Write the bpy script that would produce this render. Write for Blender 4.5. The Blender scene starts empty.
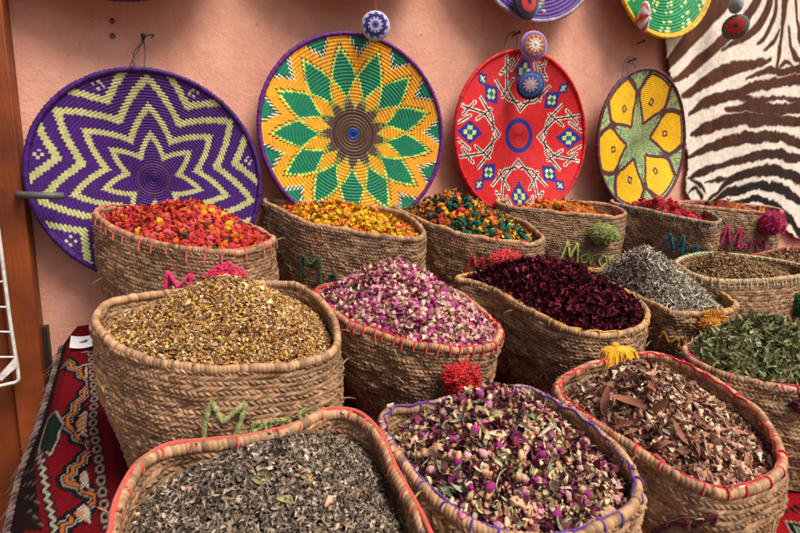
import bpy, math, random
import numpy as np
from mathutils import Vector, Euler
from mathutils.bvhtree import BVHTree
rng = np.random.default_rng(11)
random.seed(5)
SC = bpy.context.scene
COL = SC.collection
ZC = 1.25                       # camera height above the ground
# ------------------------------------------------------------------ camera, sky, sun, exposure
cam_d = bpy.data.cameras.new('camera')
cam = bpy.data.objects.new('camera', cam_d)
COL.objects.link(cam)
cam.location = (0, -1.15, ZC)
cam.rotation_euler = (math.radians(90 - 8.5), 0, math.radians(-26))
cam_d.sensor_width = 36
cam_d.lens = 22.5
cam_d.clip_start = 0.02
cam_d.clip_end = 500
cam_d.dof.use_dof = True
cam_d.dof.focus_distance = 0.95
cam_d.dof.aperture_fstop = 22
SC.camera = cam

SUN_ELEV, SUN_AZ = math.radians(56), math.radians(151)     # azimuth clockwise from +Y (into the wall)
w = bpy.data.worlds.new('World')
SC.world = w
w.use_nodes = True
wn = w.node_tree.nodes
sky = wn.new('ShaderNodeTexSky')
sky.sky_type = 'NISHITA'
sky.sun_disc = False
sky.sun_elevation = SUN_ELEV
sky.sun_rotation = SUN_AZ
sky.air_density = 1.0
sky.dust_density = 7.0
w.node_tree.links.new(sky.outputs[0], wn['Background'].inputs[0])
wn['Background'].inputs[1].default_value = 0.047
sun_d = bpy.data.lights.new('sun', 'SUN')
sun_d.energy = 1.5
sun_d.angle = math.radians(26)
sun_d.color = (1.0, 0.93, 0.84)
sun = bpy.data.objects.new('sun', sun_d)
COL.objects.link(sun)
sdir = Vector((math.sin(SUN_AZ) * math.cos(SUN_ELEV), math.cos(SUN_AZ) * math.cos(SUN_ELEV), math.sin(SUN_ELEV)))
sun.rotation_euler = sdir.to_track_quat('Z', 'Y').to_euler()
sun.location = (1, -2, 4)
SC.view_settings.view_transform = 'Standard'
SC.view_settings.look = 'None'
SC.view_settings.gamma = 1
SC.view_settings.exposure = 1.35
SC.view_settings.use_curve_mapping = False
SC.cycles.max_bounces = 6

# ------------------------------------------------------------------ helpers
def lin(c):
    c = np.asarray(c, float) / 255.0
    return np.where(c <= 0.04045, c / 12.92, ((c + 0.055) / 1.055) ** 2.4)

F_PX = 500.0
_p, _y = math.radians(8.5), math.radians(26)
FWD = np.array([math.sin(_y) * math.cos(_p), math.cos(_y) * math.cos(_p), -math.sin(_p)])
RGT = np.array([math.cos(_y), -math.sin(_y), 0.0])
UP = np.cross(RGT, FWD)
CAM = np.array([0, -1.15, ZC])
def ray(u, v):
    return FWD + RGT * (u - 400) / F_PX - UP * (v - 266.5) / F_PX
def on_plane(u, v, p0, n):
    d = ray(u, v)
    t = np.dot(np.asarray(p0, float) - CAM, n) / np.dot(d, n)
    return CAM + t * d
def on_wall(u, v, off=0.0):
    return on_plane(u, v, (0, -off, 0), np.array([0, 1.0, 0]))
SLOPE = math.radians(12)
SN = np.array([0, -math.sin(SLOPE), math.cos(SLOPE)])
TOP0 = ZC - 0.261                                   # height of the display where it meets the wall
def on_slope(u, v, h=0.0):
    return on_plane(u, v, (0, 0, TOP0 + h / math.cos(SLOPE)), SN)
def slope_z(x, y, h=0.0):
    return TOP0 + h / math.cos(SLOPE) + y * math.tan(SLOPE)

def link(name, me, parent=None, loc=None):
    o = bpy.data.objects.new(name, me)
    COL.objects.link(o)
    if parent is not None:
        o.parent = parent
    if loc is not None:
        o.location = loc
    return o
def tag(o, label=None, cat=None, group=None, kind=None):
    if label: o['label'] = label
    if cat: o['category'] = cat
    if group: o['group'] = group
    if kind: o['kind'] = kind
    return o
def empty(name, loc):
    o = bpy.data.objects.new(name, None)
    COL.objects.link(o)
    o.location = loc
    o.empty_display_size = 0.05
    return o

class MB:
    """collects vertices, polygons of one size and a colour per vertex"""
    def __init__(self):
        self.v = []; self.f4 = []; self.f3 = []; self.c = []; self.n = 0
    def add(self, v, f, c):
        v = np.asarray(v, float).reshape(-1, 3)
        f = np.asarray(f, int)
        c = np.asarray(c, float)
        if c.ndim == 1: c = np.tile(c, (len(v), 1))
        self.v.append(v); self.c.append(c)
        (self.f4 if f.shape[1] == 4 else self.f3).append(f + self.n)
        self.n += len(v)
    def mesh(self, name, mat, smooth=True, origin=None):
        v = np.concatenate(self.v); c = np.concatenate(self.c)
        if origin is not None: v = v - np.asarray(origin)
        f4 = np.concatenate(self.f4) if self.f4 else np.zeros((0, 4), int)
        f3 = np.concatenate(self.f3) if self.f3 else np.zeros((0, 3), int)
        me = bpy.data.meshes.new(name)
        me.vertices.add(len(v)); me.vertices.foreach_set('co', v.astype(np.float32).ravel())
        nl = f4.size + f3.size
        me.loops.add(nl)
        me.loops.foreach_set('vertex_index', np.concatenate([f4.ravel(), f3.ravel()]).astype(np.int32))
        me.polygons.add(len(f4) + len(f3))
        st = np.concatenate([np.arange(len(f4)) * 4, f4.size + np.arange(len(f3)) * 3]).astype(np.int32)
        me.polygons.foreach_set('loop_start', st)
        me.polygons.foreach_set('use_smooth', np.full(len(st), smooth))
        at = me.color_attributes.new('Col', 'FLOAT_COLOR', 'POINT')
        at.data.foreach_set('color', np.concatenate([c, np.ones((len(c), 1))], 1).astype(np.float32).ravel())
        me.update(calc_edges=True)
        me.validate()
        me.materials.append(mat)
        return me
    def build(self, name, mat, parent=None, smooth=True, origin=None):
        if origin is None and parent is not None: origin = np.array(parent_loc(parent))
        return link(name, self.mesh(name, mat, smooth, origin), parent, None if parent is not None else origin)
def parent_loc(o):
    l = np.zeros(3)
    while o is not None:
        l = l + np.array(o.location); o = o.parent
    return l

def grid_faces(nu, nv, wrap_u=False, wrap_v=False, flip=False):
    """vertex index = i*nv + j, i in u, j in v"""
    iu = np.arange(nu if wrap_u else nu - 1); jv = np.arange(nv if wrap_v else nv - 1)
    I, J = np.meshgrid(iu, jv, indexing='ij')
    a = I * nv + J; b = ((I + 1) % nu) * nv + J
    c = ((I + 1) % nu) * nv + (J + 1) % nv; d = I * nv + (J + 1) % nv
    f = np.stack([a, b, c, d], -1).reshape(-1, 4)
    return f[:, ::-1] if flip else f

def resample(P, n, closed):
    P = np.asarray(P, float)
    Q = np.concatenate([P, P[:1]]) if closed else P
    s = np.concatenate([[0], np.cumsum(np.linalg.norm(np.diff(Q, axis=0), axis=1))])
    t = np.linspace(0, s[-1], n, endpoint=not closed)
    return np.stack([np.interp(t, s, Q[:, k]) for k in range(Q.shape[1])], 1)
def catmull(P, closed, k=10):
    P = np.asarray(P, float); n = len(P)
    out = []
    rng_i = range(n) if closed else range(n - 1)
    for i in rng_i:
        if closed: p0, p1, p2, p3 = P[(i - 1) % n], P[i], P[(i + 1) % n], P[(i + 2) % n]
        else: p0, p1, p2, p3 = P[max(i - 1, 0)], P[i], P[i + 1], P[min(i + 2, n - 1)]
        t = np.linspace(0, 1, k, endpoint=False)[:, None]
        out.append(0.5 * ((2 * p1) + (-p0 + p2) * t + (2 * p0 - 5 * p1 + 4 * p2 - p3) * t ** 2 + (-p0 + 3 * p1 - 3 * p2 + p3) * t ** 3))
    if not closed: out.append(P[-1:])
    return np.concatenate(out)
def smooth_closed(P, it=2):
    for _ in range(it):
        P = 0.25 * np.roll(P, 1, 0) + 0.5 * P + 0.25 * np.roll(P, -1, 0)
    return P

def tube(mb, path, r, col, closed=False, seg=6, taper=False):
    P = np.asarray(path, float); n = len(P)
    T = (np.roll(P, -1, 0) - np.roll(P, 1, 0)) if closed else np.gradient(P, axis=0)
    T /= np.linalg.norm(T, axis=1, keepdims=True) + 1e-12
    ref = np.array([0.13, 0.21, 0.97])
    A = np.cross(T, ref); bad = np.linalg.norm(A, axis=1) < 1e-3
    A[bad] = np.cross(T[bad], [1, 0, 0]); A /= np.linalg.norm(A, axis=1, keepdims=True)
    B = np.cross(T, A)
    R = np.full(n, r) if np.isscalar(r) else np.asarray(r)
    if taper: R = R * np.clip(np.minimum(np.arange(n) + 0.4, n - 0.6 - np.arange(n)), 0, 1)
    th = np.arange(seg) * 2 * np.pi / seg
    V = P[:, None] + R[:, None, None] * (A[:, None] * np.cos(th)[None, :, None] + B[:, None] * np.sin(th)[None, :, None])
    c = np.asarray(col, float)
    if c.ndim == 2: c = np.repeat(c, seg, 0)
    mb.add(V.reshape(-1, 3), grid_faces(n, seg, closed, True), c)
def box(mb, x0, x1, y0, y1, z0, z1, col):
    v = np.array([[x, y, z] for x in (x0, x1) for y in (y0, y1) for z in (z0, z1)])
    mb.add(v, [[0, 1, 3, 2], [4, 6, 7, 5], [0, 4, 5, 1], [2, 3, 7, 6], [0, 2, 6, 4], [1, 5, 7, 3]], col)
def vnoise(x, y, seed=0, oct=3):
    """cheap value noise"""
    r = np.random.default_rng(seed); out = np.zeros_like(x, dtype=float); a = 1.0
    tab = r.random((64, 64))
    for o in range(oct):
        xi = np.floor(x).astype(int); yi = np.floor(y).astype(int); fx = x - xi; fy = y - yi
        fx = fx * fx * (3 - 2 * fx); fy = fy * fy * (3 - 2 * fy)
        g = lambda a_, b_: tab[a_ % 64, b_ % 64]
        out += a * ((g(xi, yi) * (1 - fx) + g(xi + 1, yi) * fx) * (1 - fy) + (g(xi, yi + 1) * (1 - fx) + g(xi + 1, yi + 1) * fx) * fy - 0.5)
        x = x * 2.03 + 7.1; y = y * 2.03 + 3.7; a *= 0.5
    return out

# ------------------------------------------------------------------ materials
def mat_new(name, rough=0.7, spec=0.3, attr=True, noise=(60, 0.25), bump=(200, 0.15, 0.002), sheen=0.0, base=None, stripes=None):
    m = bpy.data.materials.new(name); m.use_nodes = True
    nt = m.node_tree; N = nt.nodes; L = nt.links
    b = N['Principled BSDF']
    b.inputs['Roughness'].default_value = rough
    b.inputs['Specular IOR Level'].default_value = spec
    if sheen: b.inputs['Sheen Weight'].default_value = sheen
    tc = N.new('ShaderNodeTexCoord')
    if attr:
        at = N.new('ShaderNodeAttribute'); at.attribute_name = 'Col'; src = at.outputs['Color']
    else:
        rgb = N.new('ShaderNodeRGB'); rgb.outputs[0].default_value = (*base, 1); src = rgb.outputs[0]
    nz = N.new('ShaderNodeTexNoise'); nz.inputs['Scale'].default_value = noise[0]; nz.inputs['Detail'].default_value = 5
    L.new(tc.outputs['Object'], nz.inputs['Vector'])
    mr = N.new('ShaderNodeMapRange'); mr.inputs['From Min'].default_value = 0.25; mr.inputs['From Max'].default_value = 0.75
    mr.inputs['To Min'].default_value = 1 - noise[1]; mr.inputs['To Max'].default_value = 1 + noise[1]
    L.new(nz.outputs['Fac'], mr.inputs['Value'])
    mul = N.new('ShaderNodeVectorMath'); mul.operation = 'SCALE'
    L.new(src, mul.inputs[0]); L.new(mr.outputs[0], mul.inputs['Scale'])
    L.new(mul.outputs[0], b.inputs['Base Color'])
    if bump:
        n2 = N.new('ShaderNodeTexNoise'); n2.inputs['Scale'].default_value = bump[0]; n2.inputs['Detail'].default_value = 4
        if stripes:
            mp = N.new('ShaderNodeMapping'); mp.inputs['Scale'].default_value = stripes
            L.new(tc.outputs['Object'], mp.inputs['Vector']); L.new(mp.outputs[0], n2.inputs['Vector'])
        else: L.new(tc.outputs['Object'], n2.inputs['Vector'])
        bp = N.new('ShaderNodeBump'); bp.inputs['Strength'].default_value = bump[1]; bp.inputs['Distance'].default_value = bump[2]
        L.new(n2.outputs['Fac'], bp.inputs['Height']); L.new(bp.outputs[0], b.inputs['Normal'])
    return m
M_STRAW = mat_new('woven_palm', 0.62, 0.35, noise=(35, 0.28), bump=(700, 0.5, 0.0006))
M_HERB = mat_new('dried_plant', 0.9, 0.08, noise=(300, 0.3), bump=(900, 0.35, 0.0006))
M_POD = mat_new('dyed_flower', 0.8, 0.15, noise=(400, 0.3), bump=(600, 0.6, 0.001))
M_YARN = mat_new('wool_yarn', 0.9, 0.15, noise=(400, 0.3), bump=(1200, 0.5, 0.0006), sheen=0.3)
M_PLATE = mat_new('coiled_raffia', 0.6, 0.3, noise=(90, 0.18), bump=(900, 0.4, 0.0005))
M_CARPET = mat_new('wool_carpet', 0.95, 0.08, noise=(500, 0.4), bump=(900, 0.8, 0.002))
M_HIDE = mat_new('hide', 0.75, 0.15, noise=(70, 0.2), bump=(800, 0.6, 0.0012), stripes=(.12, 1, 1))
M_METAL = mat_new('rusted_metal', 0.5, 0.5, noise=(120, 0.3), bump=(400, 0.3, 0.0006))
M_PAPER = mat_new('paper', 0.6, 0.3, noise=(20, 0.04), bump=None)

def wall_material():
    m = bpy.data.materials.new('salmon_plaster'); m.use_nodes = True
    nt = m.node_tree; N = nt.nodes; L = nt.links; b = N['Principled BSDF']
    b.inputs['Roughness'].default_value = 0.85; b.inputs['Specular IOR Level'].default_value = 0.2
    tc = N.new('ShaderNodeTexCoord')
    def noise(s, d=6, r=0.6):
        n = N.new('ShaderNodeTexNoise'); n.inputs['Scale'].default_value = s; n.inputs['Detail'].default_value = d
        n.inputs['Roughness'].default_value = r; L.new(tc.outputs['Object'], n.inputs['Vector']); return n
    n1 = noise(2.6, 9, 0.75); n2 = noise(22); n3 = noise(110, 8, 0.7)
    cr = N.new('ShaderNodeValToRGB')
    e = cr.color_ramp.elements
    e[0].position = 0.3; e[0].color = (*lin((202, 140, 118)), 1)
    e[1].position = 0.72; e[1].color = (*lin((236, 180, 160)), 1)
    L.new(n1.outputs['Fac'], cr.inputs['Fac'])
    mx = N.new('ShaderNodeMixRGB'); mx.blend_type = 'OVERLAY'; mx.inputs['Fac'].default_value = 0.3
    L.new(cr.outputs[0], mx.inputs[1]); L.new(n2.outputs['Color'], mx.inputs[2])
    bw = N.new('ShaderNodeRGBToBW'); L.new(n2.outputs['Color'], bw.inputs[0]); L.new(bw.outputs[0], mx.inputs[2])
    # small dark chips in the paint
    vo = N.new('ShaderNodeTexVoronoi'); vo.inputs['Scale'].default_value = 26; L.new(tc.outputs['Object'], vo.inputs['Vector'])
    nd = noise(9, 2)
    th = N.new('ShaderNodeMath'); th.operation = 'MULTIPLY_ADD'; th.inputs[1].default_value = 0.22; th.inputs[2].default_value = -0.075
    L.new(nd.outputs['Fac'], th.inputs[0])
    lt = N.new('ShaderNodeMath'); lt.operation = 'LESS_THAN'; L.new(vo.outputs['Distance'], lt.inputs[0]); L.new(th.outputs[0], lt.inputs[1])
    mx2 = N.new('ShaderNodeMixRGB'); mx2.inputs[2].default_value = (*lin((150, 88, 70)), 1)
    sc = N.new('ShaderNodeMath'); sc.operation = 'MULTIPLY'; sc.inputs[1].default_value = 0.6
    L.new(lt.outputs[0], sc.inputs[0]); L.new(sc.outputs[0], mx2.inputs['Fac']); L.new(mx.outputs[0], mx2.inputs[1])
    dn = noise(5, 5, 0.6); dv = N.new('ShaderNodeVectorMath'); dv.operation = 'MULTIPLY_ADD'; dv.inputs[1].default_value = (.22, .22, .22)
    L.new(dn.outputs['Color'], dv.inputs[0]); L.new(tc.outputs['Object'], dv.inputs[2])
    ve = N.new('ShaderNodeTexVoronoi'); ve.feature = 'DISTANCE_TO_EDGE'; ve.inputs['Scale'].default_value = 2.3; L.new(dv.outputs[0], ve.inputs['Vector'])
    ck = N.new('ShaderNodeMath'); ck.operation = 'LESS_THAN'; ck.inputs[1].default_value = .0035; L.new(ve.outputs['Distance'], ck.inputs[0])
    mk = noise(3.1, 2); mg = N.new('ShaderNodeMath'); mg.operation = 'GREATER_THAN'; mg.inputs[1].default_value = .52; L.new(mk.outputs['Fac'], mg.inputs[0])
    cm = N.new('ShaderNodeMath'); cm.operation = 'MULTIPLY'; L.new(ck.outputs[0], cm.inputs[0]); L.new(mg.outputs[0], cm.inputs[1])
    c5 = N.new('ShaderNodeMath'); c5.operation = 'MULTIPLY'; c5.inputs[1].default_value = .16; L.new(cm.outputs[0], c5.inputs[0])
    mx3 = N.new('ShaderNodeMixRGB'); mx3.inputs[2].default_value = (*lin((150, 92, 76)), 1); L.new(c5.outputs[0], mx3.inputs['Fac']); L.new(mx2.outputs[0], mx3.inputs[1])
    pn = noise(7, 3, 0.5); pr = N.new('ShaderNodeMapRange'); pr.inputs['From Min'].default_value = .62; pr.inputs['From Max'].default_value = .68; pr.inputs['To Max'].default_value = .22; L.new(pn.outputs['Fac'], pr.inputs['Value'])
    mx4 = N.new('ShaderNodeMixRGB'); mx4.inputs[2].default_value = (*lin((240, 200, 184)), 1); L.new(pr.outputs[0], mx4.inputs['Fac']); L.new(mx3.outputs[0], mx4.inputs[1])
    L.new(mx4.outputs[0], b.inputs['Base Color'])
    ad = N.new('ShaderNodeMath'); ad.operation = 'ADD'; L.new(n2.outputs['Fac'], ad.inputs[0]); L.new(n3.outputs['Fac'], ad.inputs[1])
    su = N.new('ShaderNodeMath'); su.operation = 'SUBTRACT'; L.new(ad.outputs[0], su.inputs[0]); L.new(lt.outputs[0], su.inputs[1])
    bp = N.new('ShaderNodeBump'); bp.inputs['Strength'].default_value = 0.5; bp.inputs['Distance'].default_value = 0.005
    L.new(su.outputs[0], bp.inputs['Height']); L.new(bp.outputs[0], b.inputs['Normal'])
    return m
M_WALL = wall_material()
M_WOOD = mat_new('painted_wood', 0.5, 0.35, noise=(11, 0.5), bump=(60, 0.7, 0.003), stripes=(3, 3, 0.25))
M_GROUND = mat_new('dusty_ground', 0.9, 0.2, attr=False, base=tuple(lin((120, 100, 85))), noise=(4, 0.25), bump=(40, 0.4, 0.01))

# ------------------------------------------------------------------ setting
mb = MB(); n = 41
g = np.linspace(-60, 60, n); X, Y = np.meshgrid(g, g, indexing='ij')
mb.add(np.stack([X, Y, 0 * X], -1).reshape(-1, 3), grid_faces(n, n), (0.2, 0.15, 0.11))
tag(mb.build('ground', M_GROUND), 'dusty brown ground in front of the pink wall', 'ground', kind='structure')
mb = MB(); box(mb, -1.6, 6.0, 0.0, 0.25, 0.0, 3.2, (0.5, 0.25, 0.18))
tag(mb.build('wall', M_WALL, smooth=False), 'salmon pink plastered wall behind the hanging woven plates', 'wall')

# door post on the left: orange brown planks with a black strip painting in the shadow gap
post = tag(empty('door_post', (-0.30, -0.03, 0)), 'orange brown painted wooden door post at the left edge of the wall', 'door post')
o1, o2 = lin((120, 56, 20)), lin((100, 43, 14))
mb = MB(); box(mb, -0.255, -0.2075, -0.052, -0.001, 0.0, 2.6, o1); ob = mb.build('jamb', M_WOOD, post, smooth=False)
bv = ob.modifiers.new('bevel', 'BEVEL'); bv.width = 0.004; bv.segments = 2
mb = MB(); box(mb, -0.60, -0.2575, -0.036, -0.001, 0.0, 2.6, o2); ob = mb.build('plank', M_WOOD, post, smooth=False)
bv = ob.modifiers.new('bevel', 'BEVEL'); bv.width = 0.003; bv.segments = 2
mb = MB(); box(mb, -0.2070, -0.1995, -0.024, -0.001, 0.0, 0.995, (0.015, 0.012, 0.01)); mb.build('shadow_gap_strip', M_WOOD, post, smooth=False)
# pin sticking out of the post
a = on_wall(36, 195.5, 0.086)
mb = MB(); tube(mb, [np.array([-.214, -.048, a[2] + .002]), np.array([-.211, -.066, a[2] + .002]), np.array([-.207, -.078, a[2] + .001]), a + (0.002, 0, 0), a + (0.040, -0.004, -0.001), a + (0.0415, -0.004, -0.001)], [0.006, 0.006, 0.0062, 0.0064, 0.0064, 0.0], lin((82, 80, 78)), seg=12)
tag(mb.build('metal_pin', M_METAL), 'thick grey metal pin sticking out beside the door post', 'pin')

# ------------------------------------------------------------------ sloping display and carpet
stand = tag(empty('display_stand', (0.8, -0.5, 0)), 'sloping wooden display stand under the red carpet', 'display stand')
wc = lin((70, 48, 34))
mb = MB()
v = []
for x in (-0.15, 2.6):
    for y in (-0.99, -0.012):
        for dz in (-0.03, -0.006):
            v.append((x, y, slope_z(x, y) + dz))
mb.add(v, [[0, 1, 3, 2], [4, 6, 7, 5], [0, 4, 5, 1], [2, 3, 7, 6], [0, 2, 6, 4], [1, 5, 7, 3]], wc)
mb.build('top_board', M_WOOD, stand, smooth=False)
for x in (-0.12, 0.8, 1.7, 2.52):
    for y in (-0.95, -0.06):
        mb = MB(); box(mb, x - .025, x + .025, y - .025, y + .025, 0, slope_z(x, y) - 0.032, wc); mb.build('leg', M_WOOD, stand, smooth=False)

def seg_dist(X, Y, pl):
    """distance of points to a polyline, and the position along it"""
    D = np.full(X.shape, 9.0); S = np.zeros(X.shape); s0 = 0.0
    for (a, b) in zip(pl[:-1], pl[1:]):
        dx, dy = b[0] - a[0], b[1] - a[1]; l2 = dx * dx + dy * dy + 1e-12
        t = np.clip(((X - a[0]) * dx + (Y - a[1]) * dy) / l2, 0, 1)
        d = np.hypot(X - a[0] - t * dx, Y - a[1] - t * dy)
        m = d < D; D = np.where(m, d, D); S = np.where(m, s0 + t * math.sqrt(l2), S); s0 += math.sqrt(l2)
    return D, S
def in_poly(X, Y, P):
    ins = np.zeros(X.shape, bool); n = len(P); j = n - 1
    for i in range(n):
        xi, yi = P[i]; xj, yj = P[j]
        c = ((yi > Y) != (yj > Y)) & (X < (xj - xi) * (Y - yi) / (yj - yi + 1e-12) + xi)
        ins ^= c; j = i
    return ins
def zpx(pts, s, ox, oy):
    return [(x / s + ox, y / s + oy) for x, y in pts]
def slope_xy(pts):
    return [tuple(on_slope(u, v)[:2]) for u, v in pts]

def carpet():
    xs = np.concatenate([np.arange(0, 1, 1 / 130.0) * 0.21 - 0.20, np.linspace(0.01, 0.45, 60), np.arange(0.452, 1.05, 0.003), np.linspace(1.06, 2.65, 60)])
    ys = np.concatenate([np.arange(-1.06, -0.70, 0.003), np.arange(-0.70, -0.004, 0.0022)])
    X, Y = np.meshgrid(xs, ys, indexing='ij')
    red = lin((92, 8, 16)); C = np.tile(red, X.shape + (1,)).astype(float)
    C *= (1 + 0.25 * vnoise(X * 30, Y * 8, 3))[..., None]
    blk, wht, org, grn = lin((20, 16, 20)), lin((150, 140, 126)), lin((168, 92, 48)), lin((18, 30, 29))
    def paint(mask, c): C[mask] = c
    Z = lambda pts: slope_xy(zpx(pts, 2.505, 0, 320))
    # stepped medallions along the edge
    med = Z([(128, 100), (150, 112), (150, 122), (175, 128), (178, 142), (202, 150), (205, 165), (186, 180), (186, 195), (165, 212), (168, 232), (150, 245), (156, 268), (178, 280), (180, 298), (210, 305), (218, 325), (190, 345), (188, 360), (160, 372), (158, 388), (138, 398), (142, 412), (178, 420), (180, 432), (212, 442), (214, 458), (180, 478), (176, 490), (140, 500), (136, 515), (112, 520), (105, 545)])
    for k, cc, wd in ((0, blk, .0125), (0, wht * .8, .0062), (0, blk, .0048), (0, org * .75, .0026)):
        D, S = seg_dist(X, Y, med); paint(D < wd, cc)
    for cx, cy, rx, ry in ((196, 262, 26, 42), (190, 405, 22, 26), (178, 492, 40, 26), (200, 130, 18, 20)):
        P = Z([(cx - rx, cy), (cx - rx * .5, cy - ry * .5), (cx, cy - ry), (cx + rx * .4, cy - ry * .5), (cx + rx * .4, cy + ry * .5), (cx, cy + ry), (cx - rx * .5, cy + ry * .5)])
        m = in_poly(X, Y, P); paint(m, org * .8); D, S = seg_dist(X, Y, P + P[:1]); paint(D < .0022, blk)
        for q in range(-2, 3):
            D, S = seg_dist(X, Y, Z([(cx - rx * .5, cy + q * ry * .3 + 5), (cx, cy + q * ry * .3 - 7), (cx + rx * .35, cy + q * ry * .3 + 5)])); paint(D < .0012, wht)
    top = Z([(140, 70), (165, 55), (200, 40), (245, 30)]); D, S = seg_dist(X, Y, top); paint(D < .005, blk); paint(D < .0018, org)
    # chain of rings, guard lines
    ring_path = np.array(catmull(Z([(206, 80), (212, 150), (220, 240), (230, 330), (234, 420), (236, 540)]), False))
    D, S = seg_dist(X, Y, [tuple(p) for p in ring_path[::4]])
    paint(D < .0085, lin((60, 14, 22)))
    ph = (S / .021) % 1 - .5
    rr = np.hypot(D / .0055, ph / .42); paint((rr < 1.05) & (rr > .55), wht * .55); paint(rr < .35, blk)
    g2 = Z([(258, 80), (268, 200), (285, 300), (300, 420), (306, 540)])
    D, S = seg_dist(X, Y, g2); paint((D < .007) & ((S / .0045) % 1 < .5), lin((40, 16, 34)))
    hexa = Z([(84, 228), (112, 230), (142, 262), (130, 300), (104, 342), (76, 318)])
    paint(in_poly(X, Y, hexa), grn); D, S = seg_dist(X, Y, hexa + hexa[:1]); paint(D < .0030, blk); paint(D < .0014, wht * .7)
    zz = [(72 + (10 if k % 2 else -4) + k * .6, 322 + 11 * k) for k in range(21)]
    D, S = seg_dist(X, Y, Z(zz)); paint(D < .0046, blk); paint(D < .0019, wht * .8)
    edge = Z([(150, 5), (118, 90), (88, 210), (60, 330), (50, 540)])
    side = in_poly(X, Y, edge + Z([(-60, 540), (-60, 0)])); C[side] = lin((24, 10, 14)) * (1 + .6 * vnoise(X * 160, Y * 60, 9))[side][:, None]
    for q in range(12):
        cx, cy = 22 + q % 3 * 12, 300 + q * 20
        D, S = seg_dist(X, Y, Z([(cx, cy), (cx + 8, cy + 6)])); paint(D < .0016, wht * .25)
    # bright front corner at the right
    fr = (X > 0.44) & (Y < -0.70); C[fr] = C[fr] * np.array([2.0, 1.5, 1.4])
    V = lambda pts: slope_xy(zpx(pts, 2.762, 540, 340))
    for pts, c in (([(545, 478), (590, 470), (640, 482), (600, 495)], grn), ([(690, 505), (730, 512), (740, 540), (715, 545)], lin((44, 92, 70))), ([(490, 535), (540, 515), (590, 530), (570, 560), (500, 560)], org), ([(760, 470), (800, 460), (820, 500), (780, 505)], org)):
        P = V(pts); paint(in_poly(X, Y, P), c); D, S = seg_dist(X, Y, P + P[:1]); paint(D < .003, blk)
        D, S = seg_dist(X, Y, P + P[:1]); paint((D < .0055) & (D > .003), wht * .7)
    D, S = seg_dist(X, Y, V([(520, 470), (560, 455), (700, 468), (800, 440), (900, 430)])); paint((D < .006) & ((S / .012) % 1 < .6), blk)
    # shape: lies on the slope, sags over the left edge, ends along an uneven border
    bord = np.array(slope_xy([(62, 315), (55, 345), (36, 404), (15, 440), (3, 504), (-6, 575)]))
    o_ = np.argsort(bord[:, 1]); xb = np.interp(Y, bord[o_, 1], bord[o_, 0])
    t = (X + 0.20) / 0.20
    XX = np.where(t < 1, xb + (0 - xb) * np.clip(t, 0, 1), X)
    Zz = slope_z(XX, Y) + 0.0015 * vnoise(XX * 14, Y * 14, 6) - 0.0008
    sag = np.clip(-0.152 - XX, 0, 1); Zz = Zz - sag * 1.1 - sag ** 2 * 8
    drop = np.clip(-0.985 - Y, 0, 1); Zz = Zz - drop * 3
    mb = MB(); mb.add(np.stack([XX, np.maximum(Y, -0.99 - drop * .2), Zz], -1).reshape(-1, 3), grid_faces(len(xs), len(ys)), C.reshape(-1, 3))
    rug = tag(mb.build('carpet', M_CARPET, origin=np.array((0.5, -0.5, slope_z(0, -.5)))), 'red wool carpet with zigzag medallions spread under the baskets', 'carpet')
    # braided edge with tufts
    mb = MB(); ex = XX[0, ::3] + 0.001; ey = Y[0, ::3]; ez = Zz[0, ::3] + 0.003
    k = np.arange(len(ex))
    for ph in (0, np.pi * 2 / 3, np.pi * 4 / 3):
        tube(mb, np.stack([ex + .0035 * np.sin(k * 1.1 + ph), ey, ez + .0035 * np.cos(k * 1.1 + ph)], 1), .0026, np.where((k[:, None] // 4) % 2 == 0, lin((92, 70, 60)), lin((50, 26, 28))), seg=5)
    for q in range(0, len(ex), 2):
        p = np.array([ex[q], ey[q], ez[q]]); d = rng.normal(0, .004, 3)
        tube(mb, [p, p + (-.006, -.003, -.003) + d * .5, p + (-.013, -.006, -.012) + d], [.0012, .0009, .0004], lin((84, 52, 46)), seg=4)
    mb.build('fringe', M_YARN, rug)
carpet()

# business card lying on the carpet
c0 = on_slope(84, 342, 0.0045)
card = MB()
ax = np.array([0.999, 0.05, 0.0]); ay = np.array([-0.05, math.cos(SLOPE), math.sin(SLOPE)])
ax /= np.linalg.norm(ax); ay = np.cross(SN, ax)
nu, nv = 40, 28
U, V_ = np.meshgrid(np.linspace(-.021, .021, nu), np.linspace(-.024, .024, nv), indexing='ij')
cc = np.tile(lin((205, 206, 212)), U.shape + (1,)).astype(float)
blob = (np.hypot((U + .001) / .007, (V_ - .001) / .006) + .5 * vnoise(U * 500, V_ * 500, 2) < .9)
cc[blob] = lin((112, 84, 74)); cc[np.hypot((U - .003) / .003, (V_ - .006) / .003) < 1] = lin((70, 54, 50))
cc[(np.abs(V_ + .009) < .0007) & (np.abs(U) < .011)] = lin((150, 150, 160))
P = c0 + U[..., None] * ax + V_[..., None] * ay + (SN * (.003 * (U[..., None] / .017) ** 2))
card.add(P.reshape(-1, 3), grid_faces(nu, nv), cc.reshape(-1, 3))
tag(card.build('business_card', M_PAPER, origin=c0), 'small white card with a brown emblem lying on the red carpet', 'card')

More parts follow.
